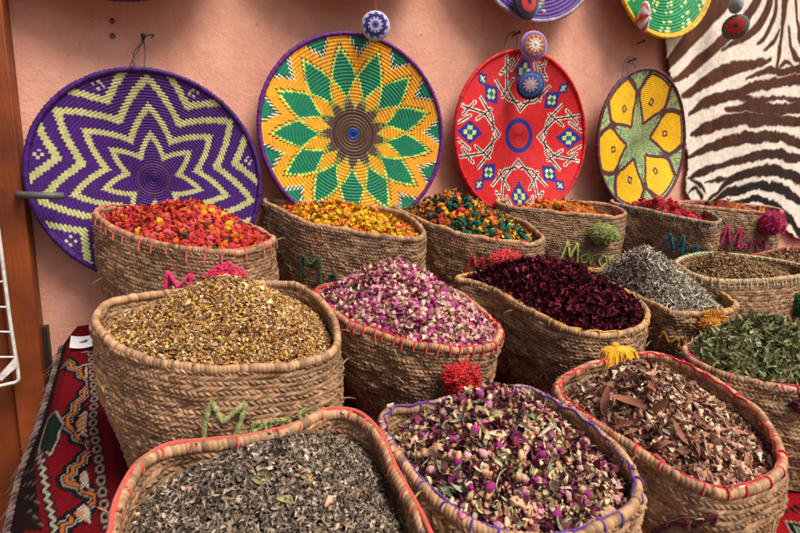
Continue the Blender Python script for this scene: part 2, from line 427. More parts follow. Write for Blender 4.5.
# white wire rack hanging on the post at the lower left
rk = empty('wire_rack', tuple(on_wall(8, 330, .075)))
tag(rk, 'white coated wire rack leaning against the door post', 'wire rack')
wcol = lin((205, 203, 200))
def rackp(u, v): return on_wall(u, v, .075)
mb = MB(); tube(mb, catmull([rackp(-3, 222), rackp(1, 250), rackp(10, 320), rackp(18, 372), rackp(17, 381), rackp(8, 384), rackp(-12, 388)], False, 8), .0030, wcol, seg=8); mb.build('frame', M_METAL, rk)
for u, v, u2, v2 in ((-20, 285, 5.5, 281), (-20, 307, 8.5, 307), (-20, 331, 11.5, 332), (-20, 357, 15, 357)):
    mb = MB(); tube(mb, [rackp(u, v), rackp((u + u2) / 2, (v + v2) / 2), rackp(u2, v2)], .0019, wcol, seg=6); mb.build('rung', M_METAL, rk)
mb = MB(); q = [rackp(17, 355), rackp(18, 366), rackp(2, 380), rackp(-2, 376)]
fr_ = [p + (0, -.005, 0) for p in q]; mb.add(q + fr_, [[0, 1, 2, 3], [4, 7, 6, 5], [0, 4, 5, 1], [1, 5, 6, 2], [2, 6, 7, 3], [3, 7, 4, 0]], wcol); mb.build('bracket', M_METAL, rk, smooth=False)

# ------------------------------------------------------------------ woven plates on the wall
TAU = 2 * np.pi
def tri(t):                       # 0..1 triangle wave, 1 at whole numbers
    f = t % 1.0
    return np.abs(2 * f - 1)
PURPLE, LIME = lin((66, 22, 106)), lin((182, 184, 122))
def pat_purple(x, z, col):
    r = np.hypot(x, z); a = np.degrees(np.arctan2(z, x))
    t = tri((a - 90) / (360 / 7.0))            # 1 on the star's tips
    C = np.tile(PURPLE, x.shape + (1,)).astype(float)
    for tip, notch, wd in ((.43, .235, .062), (.69, .415, .064), (.945, .61, .067), (1.22, .80, .067)):
        rs = notch * tip / (tip - (tip - notch) * t + 1e-9)    # straight star edges
        rs = notch + (tip - notch) * t ** 1.25
        C[np.abs(r - rs) < wd * .62] = LIME
    C[(np.abs(r - .15) < .014)] = lin((84, 44, 84))
    for k in range(7):
        aa = math.radians(90 + (k + .5) * 360 / 7); q = .985
        for dx, dz in ((.035, 0), (-.035, 0), (0, .035), (0, -.035)):
            d = np.hypot(x - (q - .05) * math.cos(aa) - dx, z - (q - .05) * math.sin(aa) - dz); C[d < .015] = lin((190, 186, 160))
    return C
def pat_orange(x, z, col):
    r = np.hypot(x, z); a = np.degrees(np.arctan2(z, x)); N = 13
    t = 1 - tri((a - 100) / (360.0 / N))       # 0 on the petals' axes, 1 between
    Y_, G_, B_, LM, BK = lin((226, 158, 30)), lin((8, 118, 84)), lin((92, 66, 54)), lin((190, 220, 90)), lin((30, 24, 24))
    C = np.tile(Y_, x.shape + (1,)).astype(float)
    par = (col % 2) < 1
    ro = .88 - .28 * (t / .95) ** 1.05; ri = .375 + .225 * (t / .95) ** 1.1
    kite = (r < ro) & (r > ri) & (t < .93)
    C[kite] = G_
    star = .27 + .14 * (1 - t)
    C[r < star] = B_
    inner = .27 + .325 * t ** 0.8
    lo = (np.abs(r - ro) < .017) & (t < .95); li = (np.abs(r - ri) < .017) & (t < .95)
    for m in (lo, li): C[m] = LM
    m = ((np.abs(r - ro - .034) < .017) & (t < .97)) | ((np.abs(r - star) < .017)) ; C[m & par] = BK; C[m & ~par & (np.abs(r - star) < .017)] = LM
    m = (np.abs(r - inner) < .012) & (r < .58) & (r > .30); C[m & par] = BK; C[m & ~par] = LM
    C[r < .085] = lin((28, 84, 170)); C[r < .03] = lin((20, 50, 120))
    C[(r > .085) & (np.abs((r * 22) % 1 - .5) > .42) & (r < .27)] = lin((70, 46, 38))
    t2 = 1 - tri((a - 100) / (360.0 / 13) + .5)
    tw = .83 + .30 * t2
    m = (r > tw) & (t2 < .5); C[m] = G_
    e = (np.abs(r - tw) < .028) & (t2 < .56); C[e & par] = lin((215, 220, 205)); C[e & ~par] = BK
    return C
def pat_red(x, z, col):
    r = np.hypot(x, z); par = (col % 2) < 1
    RD, BL, WH, BK, LM = lin((206, 28, 34)), lin((26, 44, 140)), lin((226, 214, 200)), lin((28, 20, 24)), lin((196, 214, 140))
    C = np.tile(RD, x.shape + (1,)).astype(float)
    C[(r > .155) & (r < .215)] = BL
    for k in range(8):
        aa = k * math.pi / 4
        ux, uz = math.cos(aa), math.sin(aa)
        p = x * ux + z * uz; q = -x * uz + z * ux
        if k % 2 == 0:
            dm = np.abs(p - .78) / .205 + np.abs(q) / .145; C[dm < 1] = BL
            for dp, dq in ((-.072, 0), (.072, 0), (0, .056), (0, -.056)):
                C[(np.abs(p - .78 - dp) < .036) & (np.abs(q - dq) < .027)] = LM
            C[(np.abs(p - .78) < .03) & (np.abs(q) < .028)] = lin((20, 110, 100))
            segs = [((.31, 0), (.56, .24), (.93, .30)), ((.31, 0), (.56, -.24), (.93, -.30)), ((.46, .30), (.68, .16)), ((.46, -.30), (.68, -.16)), ((.72, .36), (.90, .20)), ((.72, -.36), (.90, -.20)), ((.40, .02), (.44, .22), (.64, .42)), ((.40, -.02), (.44, -.22), (.64, -.42)), ((.78, .20), (.96, .10)), ((.78, -.20), (.96, -.10))]
            for s in segs:
                D, S = seg_dist(p, q, s); C[(D < .024)] = WH
            for s in segs:
                D, S = seg_dist(p, q, s); C[(D < .010)] = BK
        else:
            for c_, h_ in ((.67, .16), (.89, .10)):
                dm = np.abs(p - c_) / h_ + np.abs(q) / (h_ * .8); C[dm < 1] = BL
                C[(np.abs(p - c_) < h_ * .45) & (np.abs(q) < h_ * .16)] = LM; C[(np.abs(p - c_) < h_ * .18) & (np.abs(q) < h_ * .4)] = LM
            C[(np.abs(p - .67) < .03) & (np.abs(q) < .03)] = lin((20, 110, 100))
    return C
def pat_yellow(x, z, col):
    r = np.hypot(x, z); a = np.degrees(np.arctan2(z, x))
    YL, DK = lin((236, 184, 20)), lin((84, 50, 58))
    rr = np.abs(np.sin(col * 12.9898 + np.floor(r * 30) * 78.233) * 43758.5) % 1; r9 = np.abs(np.sin(col * 39.3 + np.floor(r * 30) * 11.135) * 24634.6) % 1
    C = np.where((rr < .42)[..., None], lin((70, 150, 140)), np.where((rr < .8)[..., None], lin((196, 190, 84)), lin((120, 140, 90)))).astype(float)
    C[r9 < .08] = lin((200, 190, 130))
    d = ((a - 14 + 30) % 60) - 30                      # degrees from the nearest petal's axis
    wdt = np.interp(r, [.25, .40, .60, .72, .97, 1.0], [0, 15, 26, 27, 14, 12])
    pet = (np.abs(d) < wdt) & (r > .25) & (r < .97)
    C[pet] = YL
    e = (np.abs(np.abs(d) - wdt) * r < 1.5) & (r > .25) & (r < .97); C[e] = DK
    C[(np.abs(r - .97) < .014) & (np.abs(d) < 17)] = DK
    px = r * np.cos(np.radians(d)); pz = r * np.sin(np.radians(d))
    q = np.maximum(np.abs(px - .60), np.abs(pz)); C[(q < .045) & (q > .02)] = DK
    bt = 30 - np.abs(d)                               # degrees from the gap's axis
    e = (np.abs((r - .72) * 60 - bt * 1.15) < 1.6) & (~pet) & (r > .7); C[e] = DK
    C[(bt < 1.1) & (r > .50) & (r < .72) & ~pet] = DK
    return C
def pat_violet(x, z, col):
    r = np.hypot(x, z); a = np.degrees(np.arctan2(z, x))
    C = np.tile(lin((78, 40, 130)), x.shape + (1,)).astype(float)
    k = (np.floor(r * 26) + np.floor(a / 4.0)) % 3
    d = ((a + 90 + 26) % 52) - 26
    zone = (r > .55) & (r < .93) & (np.abs(d) < 15 - 16 * np.abs(r - .74))
    C[zone & (k == 0)] = lin((214, 140, 120)); C[zone & (k == 1)] = lin((70, 150, 160))
    C[np.abs(r - .45) < .02] = lin((214, 140, 120))
    return C
def pat_green(x, z, col):
    r = np.hypot(x, z); a = np.arctan2(z, x)
    C = np.tile(lin((16, 140, 82)), x.shape + (1,)).astype(float)
    ph = (a * 13 / TAU + r * 1.6) % 1
    m = np.abs(ph - .5) < .085; dash = (np.floor(r * 30) % 2) == 0
    C[m & dash & (r < .95)] = lin((205, 220, 140))
    C[(np.abs(ph - .22) < .05) & dash & (r < .95) & (r > .4)] = lin((205, 220, 140))
    C[r > .955] = lin((214, 168, 36))
    return C
def plate(loc, R, lean, yaw, roll, pat, rimcol, label, nr=28, na=340, bowl=.022, loop=True, name='woven_plate'):
    root = tag(empty(name, loc), label, 'woven plate', 'woven plates hanging on the pink wall')
    root.rotation_euler = Euler((math.radians(lean), 0, math.radians(yaw)), 'XYZ')
    sub = 4
    nrow = nr * sub + 1
    rr = np.linspace(0.0, 1, nrow)
    prof = np.tile([0, .75, 1, .75], nr); prof = np.concatenate([prof, [0]])
    sc_ = 2; nc = na * sc_
    th = np.arange(nc) * TAU / nc
    ring = np.minimum(np.arange(nrow) // sub, nr - 1)
    TH = th[:, None] + (ring[None, :] * .37 * TAU / na) + roll
    RR = np.tile(rr, (nc, 1))
    cell = (np.arange(nc) // sc_)
    stitch = np.where(np.arange(nc) % sc_ == 0, 0, 1)[:, None]
    wob = 0.0035 * np.sin(TH * 2 + lean) + .002 * np.sin(TH * 3 + 1.3)
    cr = (ring + .5) / nr
    cth = (cell + .5) * TAU / na
    CT = cth[:, None] + (ring[None, :] * .37 * TAU / na)
    C = pat(np.tile(cr, (nc, 1)) * np.cos(CT), np.tile(cr, (nc, 1)) * np.sin(CT), np.tile(cell[:, None], (1, nrow)))
    rs_ = np.random.default_rng(int(R * 1e5) + nr)
    C = C * (1 + .22 * (rs_.random((na, nr))[cell][:, ring] - .5))[..., None]
    C = np.clip(C * (1 + .25 * vnoise(RR * np.cos(TH) * 3 + 9, RR * np.sin(TH) * 3 + 9, nr))[..., None], 0, 1)
    dep = -bowl * RR ** 2 + wob * RR ** 2 - prof[None] * R / nr * .30 * (1 - 0.22 * (1 - stitch))
    V = np.stack([R * RR * np.cos(TH), dep, R * RR * np.sin(TH)], -1)
    mb = MB(); mb.add(V.reshape(-1, 3), grid_faces(nc, nrow, True), C.reshape(-1, 3))
    # back of the plate
    t2 = np.arange(48) * TAU / 48; r2 = np.linspace(0, 1, 6)
    V2 = np.stack([R * np.outer(np.cos(t2), r2), np.tile(-bowl * r2 ** 2 + .007, (48, 1)), R * np.outer(np.sin(t2), r2)], -1)
    mb.add(V2.reshape(-1, 3), grid_faces(48, 6, True, flip=True), lin((150, 110, 60)))
    mb.build('coiled_disc', M_PLATE, root, origin=np.zeros(3))
    t3 = np.arange(300) * TAU / 300
    wob3 = 0.0035 * np.sin(t3 * 2 + lean) + .002 * np.sin(t3 * 3 + 1.3)
    mb = MB(); rad = .0052 * (1 + .10 * ((np.arange(300) % 2) * 2 - 1)) * (1 + .06 * rs_.normal(size=300))
    cv = np.clip(rimcol * (1 + .2 * rs_.normal(size=(300, 1))), 0, 1)
    tube(mb, np.stack([R * 1.012 * np.cos(t3), -bowl + wob3 - .001, R * 1.012 * np.sin(t3)], 1), rad, cv, True, 8)
    mb.build('rim', M_PLATE, root, origin=np.zeros(3))
    return root
Zp = lambda z: ZC + z
plate((.002, -.036, Zp(.0243)), .1990, 0, 0, 0, pat_purple, PURPLE * .9, 'purple woven plate with lime green zigzag star, leftmost of the large plates', 38, 400)
plate((.4222, -.040, Zp(.1317)), .2110, -2, -4, 0, pat_orange, lin((92, 26, 112)), 'orange woven plate with green petals and brown centre inside a purple rim', 29, 400)
plate((.903, -.035, Zp(.1504)), .2112, 0, -2, 0, pat_red, lin((190, 24, 34)), 'red woven plate with blue diamonds and black and white branching lines', 50, 480)
plate((1.3691, -.036, Zp(.1554)), .2065, 1, 3, 0, pat_yellow, lin((92, 44, 64)), 'yellow flower plate with mottled teal ground and dark maroon rim', 38, 400)
plate((.905, -.050, Zp(.434 + .221)), .217, 0, 0, 0, pat_violet, lin((150, 140, 150)), 'violet woven plate with pink and teal motifs, cut off at the top', 24, 240)
plate((1.397, -.050, Zp(.456 + .222)), .217, 0, 0, 0, pat_green, lin((218, 172, 40)), 'green woven plate with dotted swirls and yellow rim, partly over the hide', 24, 260)
plate((-.0486, -.050, Zp(.338 + .222)), .217, 0, 0, 0, pat_violet, lin((74, 26, 116)), 'purple plate edge peeking in at the top above the lime star plate', 24, 200)
plate((.403, -.050, Zp(.412 + .222)), .217, 0, 0, 0, pat_red, lin((60, 30, 40)), 'dark rimmed plate just showing at the top above the orange plate', 24, 200)

# nails and wire loops
def nail(u, v, label, loops, name='nail'):
    p = on_wall(u, v, 0.0)
    mb = MB()
    tube(mb, [p + (0, .004, 0), p + (-.001, -.012, .001), p + (.001, -.024, .003), p + (.001, -.0245, .003), p + (.001, -.026, .003), p + (.001, -.0262, .003)], [.0022, .0022, .0022, .0048, .0048, 0], lin((44, 38, 36)), seg=8)
    o = tag(mb.build(name, M_METAL, origin=p), label, 'nail', 'nails in the pink wall')
    if loops:
        m2 = MB()
        for lp in loops:
            P = [on_wall(a, b, off) for a, b, off in lp]
            tube(m2, catmull(P, False, 8), .0011, lin((62, 50, 44)), seg=5)
        m2.build('wire_loop', M_METAL, o)
    return o
nail(143, 41, 'bent nail with wire strings above the purple star plate', [[(143, 41, .022), (147, 36, .02), (154, 35, .03), (151, 38, .03)], [(143, 42, .024), (136, 54, .04), (128, 69, .10)], [(144, 42, .024), (145, 54, .05), (144, 70, .10)], [(143, 43, .024), (134, 52, .03), (134, 66, .08)]])
nail(513, 36, 'nail with dark wire loop above the red plate', [[(504, 52, .08), (506, 40, .04), (512, 32, .024), (517, 36, .03), (516, 52, .08)], [(512, 34, .024), (516, 31, .03)]])
nail(628, 62, 'nail with curled wire above the yellow flower plate', [[(622, 76, .08), (624, 64, .04), (629, 57, .024), (636, 60, .03), (637, 66, .04), (630, 63, .03), (626, 70, .06)], [(636, 74, .08), (633, 62, .03), (628, 59, .024)]])
nail(637, 44, 'lone nail just below the green plate', None)
for u, v, lb in ((112, 21, 'upper of two old screw holes in the wall left of the nail'), (112.5, 36, 'lower of two old screw holes in the wall left of the nail')):
    p = on_wall(u, v, .0015); mb = MB()
    t = np.arange(14) * TAU / 14; rr = .0048 * (1 + .10 * np.sin(t * 2 + u))
    ring = np.stack([rr * np.cos(t), 0 * t, rr * np.sin(t)], 1)
    pts = np.stack([ring * 1.35 + (0, .002, 0), ring * 1.1 + (0, -.0012, 0), ring * .75, ring * .3 + (0, .001, 0)], 1)
    mb.add(pts.reshape(-1, 3) + p, grid_faces(14, 4, True, flip=False), np.tile(np.array([lin((190, 130, 110)), lin((170, 140, 120)), lin((70, 50, 44)), lin((40, 30, 28))]), (14, 1)))
    tag(mb.build('wall_plug', M_METAL, origin=p), lb, 'wall plug')

def px_size(p):
    return float(np.dot(np.asarray(p) - CAM, FWD)) / F_PX

# ------------------------------------------------------------------ striped hide
def hide():
    off = 0.012
    def W(pts): return [tuple(on_wall(u, v, off)[[0, 2]]) for u, v in pts]
    Zb = lambda pts: W(zpx(pts, 2.22, 650, 0))
    outline = [(668, -45), (664, 10), (662, 40), (664, 62), (669, 90), (676, 118), (684, 145), (686, 165), (685, 185), (688, 200), (697, 205), (715, 203), (735, 207), (758, 214), (776, 222), (786, 233), (797, 240), (812, 238), (830, 226), (850, 205), (862, 170), (868, 120), (870, 60), (866, 0), (862, -45)]
    out = np.array(W(outline)); sm = catmull(out, True, 6)
    x0, x1, z0, z1 = sm[:, 0].min(), sm[:, 0].max(), sm[:, 1].min(), sm[:, 1].max()
    nx, nz = 330, 330
    xs = np.linspace(x0, x1, nx)
    # rows follow the outline: for each column clamp to the inside
    X, Zg = np.meshgrid(xs, np.linspace(z0, z1, nz), indexing='ij')
    wob = .016 * vnoise(X * 16, Zg * 16, 21) + .006 * vnoise(X * 70, Zg * 50, 22)
    Xn, Zn = X + wob * .6, Zg + wob
    S = px_size(on_wall(735, 120, off))
    st = [  # points in the enlarged view, widths there, tone (0 brown .. 1 black)
        ([(25, 152), (60, 112), (100, 66), (150, 10), (165, -20)], [10, 17, 22, 26, 28], 0),
        ([(44, 180), (90, 150), (135, 108), (190, 60), (225, 15), (240, -20)], [6, 13, 14, 15, 14, 14], 0),
        ([(152, 113), (190, 92), (236, 55), (258, 10), (264, -20)], [4, 8, 13, 14, 12], 0),
        ([(62, 217), (110, 190), (160, 158), (215, 142), (262, 134)], [6, 15, 18, 13, 5], 0),
        ([(84, 250), (130, 226), (185, 208), (250, 190), (333, 176), (400, 180)], [5, 15, 14, 14, 14, 14], .15),
        ([(188, 216), (230, 226), (280, 216), (340, 226)], [5, 11, 5, 8], .2),
        ([(160, 246), (215, 238), (270, 242), (345, 236), (400, 240)], [6, 15, 16, 15, 15], .25),
        ([(88, 300), (130, 280), (190, 268), (250, 268), (345, 272), (400, 275)], [5, 15, 18, 18, 16, 16], .3),
        ([(80, 352), (130, 326), (190, 310), (260, 306), (345, 318), (400, 322)], [4, 13, 16, 15, 14, 14], .4),
        ([(82, 396), (120, 378), (165, 366), (205, 352), (260, 346), (345, 352), (400, 356)], [4, 11, 9, 12, 14, 12, 12], .6),
        ([(140, 432), (170, 402), (205, 386), (250, 380), (300, 388), (345, 406), (400, 420)], [4, 11, 13, 14, 15, 13, 13], .85),
        ([(130, 452), (160, 432), (205, 416), (250, 410), (300, 426), (345, 462)], [4, 12, 12, 12, 15, 12], .95),
        ([(150, 468), (210, 444), (250, 444), (290, 472), (330, 520)], [6, 9, 12, 15, 14], 1),
        ([(88, 398), (108, 410), (120, 430)], [4, 7, 3], .7), ([(84, 428), (98, 418), (112, 440), (104, 462)], [3, 6, 6, 3], .8), ([(120, 405), (150, 402), (165, 396)], [3, 7, 3], .7), ([(118, 462), (130, 440), (150, 420)], [3, 6, 3], .8),
        ([(294, -20), (288, 60), (280, 120), (274, 165)], [13, 10, 9, 4], .1),
        ([(318, -20), (322, 60), (333, 105), (360, 150)], [6, 8, 8, 8], .1),
        ([(230, 100), (252, 78), (272, 30), (276, -20)], [4, 8, 8, 7], 0), ([(246, 112), (268, 96), (280, 70)], [3, 7, 3], 0),
        ([(302, 60), (306, 100), (322, 130), (350, 150)], [4, 8, 9, 9], .1), ([(282, 150), (300, 138), (318, 152)], [4, 7, 4], .1),
        ([(206, 176), (250, 158), (285, 160), (345, 152), (400, 150)], [4, 10, 10, 12, 12], .1),
        ([(340, 20), (330, 60), (345, 100)], [7, 8, 6], .1),
    ]
    dark = np.zeros(X.shape); tone = np.zeros(X.shape)
    for pts, wd, tn in st:
        C_ = catmull(np.array([(a, b, w_) for (a, b), w_ in zip(pts, wd)], float), False, 5)
        P = W(zpx(C_[:, :2], 2.22, 650, 0)); wds = np.maximum(C_[:, 2], 1) / 2.22 * S * .83
        for (a, b, w0, w1) in zip(P[:-1], P[1:], wds[:-1], wds[1:]):
            dx, dz = b[0] - a[0], b[1] - a[1]; t = np.clip(((Xn - a[0]) * dx + (Zn - a[1]) * dz) / (dx * dx + dz * dz + 1e-12), 0, 1)
            d = np.hypot(Xn - a[0] - t * dx, Zn - a[1] - t * dz) - (w0 + (w1 - w0) * t) * 1.06
            k = np.clip(.5 - d / .006, 0, 1); m = k > dark
            dark = np.where(m, k, dark); tone = np.where(m, tn, tone)
    cream = lin((226, 216, 202)) * (1 + .10 * vnoise(X * 9, Zg * 9, 5) + .06 * vnoise(X * 90, Zg * 20, 6))[..., None]
    tone = np.clip(tone + .25 * vnoise(X * 6, Zg * 6, 8), 0, 1)[..., None]
    brn = (lin((84, 48, 31)) * (1 - tone) + lin((24, 20, 22)) * tone) * (1 + .4 * vnoise(X * 60, Zg * 20, 12))[..., None]
    C = cream * (1 - dark[..., None]) + brn * dark[..., None]
    # keep only what lies inside the outline
    ins = in_poly(X + .008 * vnoise(X * 40, Zg * 40, 30), Zg + .008 * vnoise(X * 40, Zg * 40, 31), [tuple(p) for p in sm])
    Yd = -(off + .010 + .018 * vnoise(X * 3.5, Zg * 1.5, 14) + .004 * vnoise(X * 16, Zg * 12, 15))
    Yd = np.minimum(Yd, -.004)
    f = grid_faces(nx, nz); keep = ins.ravel()[f].all(1); f = f[keep]
    used = np.unique(f); mp = -np.ones(nx * nz, int); mp[used] = np.arange(len(used))
    V = np.stack([X, Yd, Zg], -1).reshape(-1, 3)[used]; Cc = np.clip(C.reshape(-1, 3)[used], 0, 1)
    mb = MB(); mb.add(V, mp[f], Cc)
    me_o = mb.build('striped_hide', M_HIDE, origin=np.array((1.9, -.01, ZC + .3)))
    sol = me_o.modifiers.new('thickness', 'SOLIDIFY'); sol.thickness = .003; sol.offset = -1
    tag(me_o, 'brown and white striped animal hide hung flat on the pink wall', 'hide')
hide()

# ------------------------------------------------------------------ crocheted pendants on red threads
def disc(mb, c, rx, rz, th, cols, seg=44, rows=22, turn=0.0):
    ct, st_ = math.cos(turn), math.sin(turn)
    t = np.arange(seg) * TAU / seg; u = np.linspace(0, np.pi, rows * 2)
    V = []; C = []
    for i, tt in enumerate(t):
        for j, uu in enumerate(u):
            s = math.sin(uu) if 0 < uu < math.pi else 0.0
            ridge = 1 + .03 * (i % 2) + .02 * (j % 2)
            lx, ly = rx * s * math.cos(tt) * ridge, -th * math.cos(uu) * ridge
            V.append((c[0] + ct * lx - st_ * ly, c[1] + st_ * lx + ct * ly, c[2] + rz * s * math.sin(tt) * ridge))
            k = min(int(s * len(cols)), len(cols) - 1); q = cols[k]
            q = q[(i // 2) % len(q)] if isinstance(q, list) else q
            C.append(lin(q) * (1 + .35 * (rng.random() - .5)))
    mb.add(V, grid_faces(seg, rows * 2, True), np.clip(C, 0, 1))
RED_T = lin((190, 24, 34))
def pendant(label, items, u_top, y_off=.09):
    p0 = on_wall(items[0][0], items[0][1], y_off)
    root = tag(empty('pendant', tuple(p0)), label, 'pendant', 'crocheted pendants dangling in front of the plates')
    prev = np.array([p0[0] + (u_top - items[0][0]) * .002, p0[1], ZC + .80])
    hook = np.array([prev[0], -.001, prev[2] + .004])
    path = [hook, (hook + prev) / 2 + (0, 0, .012), prev]
    for (u, v, rpx, ratio, kind, cols) in items:
        p = on_wall(u, v, y_off); r = rpx * px_size(p)
        top = p + np.array([0, 0, r * (1 if kind != 'bead' else 1.0)])
        path += [top]
        mb = MB()
        tn = -math.atan2(p[0] - CAM[0], p[1] - CAM[1])
        if kind == 'disc': disc(mb, p, r, r, r * .34, cols, turn=tn + math.acos(min(1, ratio)) * .9)
        else: disc(mb, p, r * ratio, r, r * ratio, cols, 24, 16)
        mb.build('disc' if kind == 'disc' else 'bead', M_YARN, root)
        path += [p - np.array([0, -.002, r])]
    last = path[-1]; path += [last - np.array([0, 0, .006])]
    mb = MB(); tube(mb, resample(path, 60, False), .0013, RED_T, seg=6); mb.build('thread', M_YARN, root)
W_, NV, BL_ = (214, 208, 214), (40, 38, 104), (60, 92, 150)
pendant('blue and white ringed pendant over the orange plate', [(375.5, 26, 14, 1, 'disc', [NV, (90, 90, 170), (176, 172, 196), [(176, 172, 196), (60, 56, 120)], NV, NV, [(186, 182, 204), (70, 66, 130)], (186, 182, 204)])], 375)
pendant('string of three discs in front of the red plate, orange one in the middle', [(526, 3, 15.5, .72, 'disc', [(60, 30, 60), (190, 50, 40), (190, 50, 40), (40, 34, 70), (70, 60, 80)]), (533.5, 46, 14, .9, 'disc', [(150, 190, 170), (230, 220, 215), [(230, 220, 215), (150, 110, 80)], [(206, 122, 60), (120, 90, 60)], [(206, 122, 60), (150, 90, 60)], (120, 90, 140), (170, 130, 190)]), (530.5, 85.5, 13.5, 1, 'disc', [(206, 176, 180), (200, 170, 176), [(196, 170, 180), (58, 74, 130)], [BL_, (50, 66, 120)], [BL_, (70, 110, 160)], NV])], 525)
pendant('slim red and white beaded drop in front of the green plate', [(644.5, 17, 14.5, .40, 'bead', [[(200, 60, 60), (222, 214, 205)], [(110, 60, 60), (214, 206, 200)], [(200, 70, 60), (214, 206, 200)]])], 644)
pendant('red ringed disc under a grey ball in front of the hide', [(736, 5, 8, .8, 'bead', [(150, 156, 160), (130, 140, 150)]), (735.5, 27, 11.5, 1, 'disc', [(70, 60, 50), (150, 60, 50), (192, 40, 44), (192, 40, 44), [(120, 90, 80), (90, 80, 70)], (84, 96, 90)])], 736)

# ------------------------------------------------------------------ baskets
STRAW = lin((142, 109, 80))
def arc_index(P):
    Q = np.concatenate([P, P[:1]]); s = np.concatenate([[0], np.cumsum(np.linalg.norm(np.diff(Q, axis=0), axis=1))])
    return s
class Shell:
    """rim curve, base curve and the bulging wall between them"""
    def __init__(self, rim_px, h, s_base, bulge=.035, push=0.0):
        R = np.array([on_slope(u, v, h) for u, v in rim_px])
        if np.sum(R[:, 0] * np.roll(R[:, 1], -1) - R[:, 1] * np.roll(R[:, 0], -1)) < 0: R = R[::-1]
        R = smooth_closed(resample(catmull(R, True, 12), 720, True), 6)
        self.N = 720; self.h = h
        self.R = R; self.c = R.mean(0)
        self.per = arc_index(R)[-1]
        T = np.roll(R, -1, 0) - np.roll(R, 1, 0); n = np.stack([T[:, 1], -T[:, 0], 0 * T[:, 0]], 1)
        n = smooth_closed(n / np.linalg.norm(n, axis=1, keepdims=True), 30); self.n = n / np.linalg.norm(n, axis=1, keepdims=True)
        B = self.c + s_base * (R - self.c)
        # rounder at the bottom
        ang = np.arctan2(B[:, 1] - self.c[1], B[:, 0] - self.c[0]); rad = np.hypot(B[:, 0] - self.c[0], B[:, 1] - self.c[1])
        rad = .65 * rad + .35 * rad.mean()
        B[:, 0] = self.c[0] + rad * np.cos(ang); B[:, 1] = self.c[1] + rad * np.sin(ang) + push
        B[:, 2] = slope_z(B[:, 0], B[:, 1]) + .005
        self.B = B; self.bulge = bulge
    def at(self, f, v, off=0.0):
        """f in 0..1 around, v in 0..1 up; arrays of one shape"""
        i = (f % 1.0) * self.N; i0 = np.floor(i).astype(int) % self.N; i1 = (i0 + 1) % self.N; t = (i - np.floor(i))[..., None]
        Rr = self.R[i0] * (1 - t) + self.R[i1] * t; Bb = self.B[i0] * (1 - t) + self.B[i1] * t; nn = self.n[i0] * (1 - t) + self.n[i1] * t
        w = (v ** .92)[..., None]
        P = Bb * (1 - w) + Rr * w
        P[..., 2] = Bb[..., 2] * (1 - v) + Rr[..., 2] * v
        d = self.bulge * self.h * 4 * np.sin(np.pi * np.clip(v, 0, 1)) * .5
        return P + nn * (d + off)[..., None], nn

def weave(mb, sh, v0, v1, off, side, tone, seed, rowh=.0116, pitch=.0061, amp=.0030):
    rs = np.random.default_rng(seed)
    ns = max(24, int(round(sh.per / pitch))); nc = ns * 4
    rows = max(2, int(round((v1 - v0) * sh.h / rowh))); hb = rows * 2; m = 4
    nv = hb * m + 1
    jj = np.arange(nv); band = np.minimum(jj // m, hb - 1); s = (jj - band * m) / m
    shift = np.where(band % 2 == 0, s, 1 - s) * 1.05
    ii = np.arange(nc)
    rown = band // 2
    jit = .34 * (rs.random((ns, hb)) - .5); rowj = .3 * rs.normal(size=rows)
    f = (ii[:, None] / 4.0 + shift[None] + rowj[rown][None] * np.sin(np.pi * s)[None] * .4 + (jit[(ii // 4)[:, None], band[None]] * np.sin(np.pi * s)[None])) / ns
    # rows wander a little
    vv = v0 + (v1 - v0) * (jj / (nv - 1.0))[None] + 0 * f
    vv = vv + .016 * vnoise(f * 24 + seed, vv * 6, seed) * np.clip((1 - vv) * 6, 0, 1) * np.clip(vv * 6, 0, 1)
    st = (ii // 4)[:, None]; ph = (ii % 4)[:, None]
    across = np.array([0, .90, 1.0, .80])[ph]
    along = (.18 + .82 * np.sin(np.pi * np.clip(s, 0.0, 1)) ** .4)[None]
    tab_h = .45 + .85 * rs.random((ns, hb)); tab_h[rs.random((ns, hb)) < .025] = -.35; tab_c = np.clip(1 + .24 * rs.normal(size=(ns, hb)), .4, 1.7); tab_w = rs.random((ns, hb))
    # a strand keeps its tint where it goes on diagonally in the next row
    b_ = np.tile(band[None], (nc, 1)); s_ = np.tile(st, (1, nv))
    disp = amp * across * along * tab_h[s_, b_]
    und = .0060 * vnoise(f * 30, vv * 9, seed + 3)
    P, nn = sh.at(f, np.clip(vv, 0, 1), side * (disp + und) + off)
    col = STRAW * tone
    C = col[None, None] * tab_c[s_, b_][..., None]
    warm = tab_w[s_, b_][..., None]
    C = C * (1 + (warm - .5) * np.array([.10, -.02, -.22]))
    C = C * (1 + .34 * vnoise(f * 16, vv * 5, seed + 8))[..., None]
    mb.add(P.reshape(-1, 3), grid_faces(nc, nv, True, flip=(side < 0)), np.clip(C, .01, 1).reshape(-1, 3))

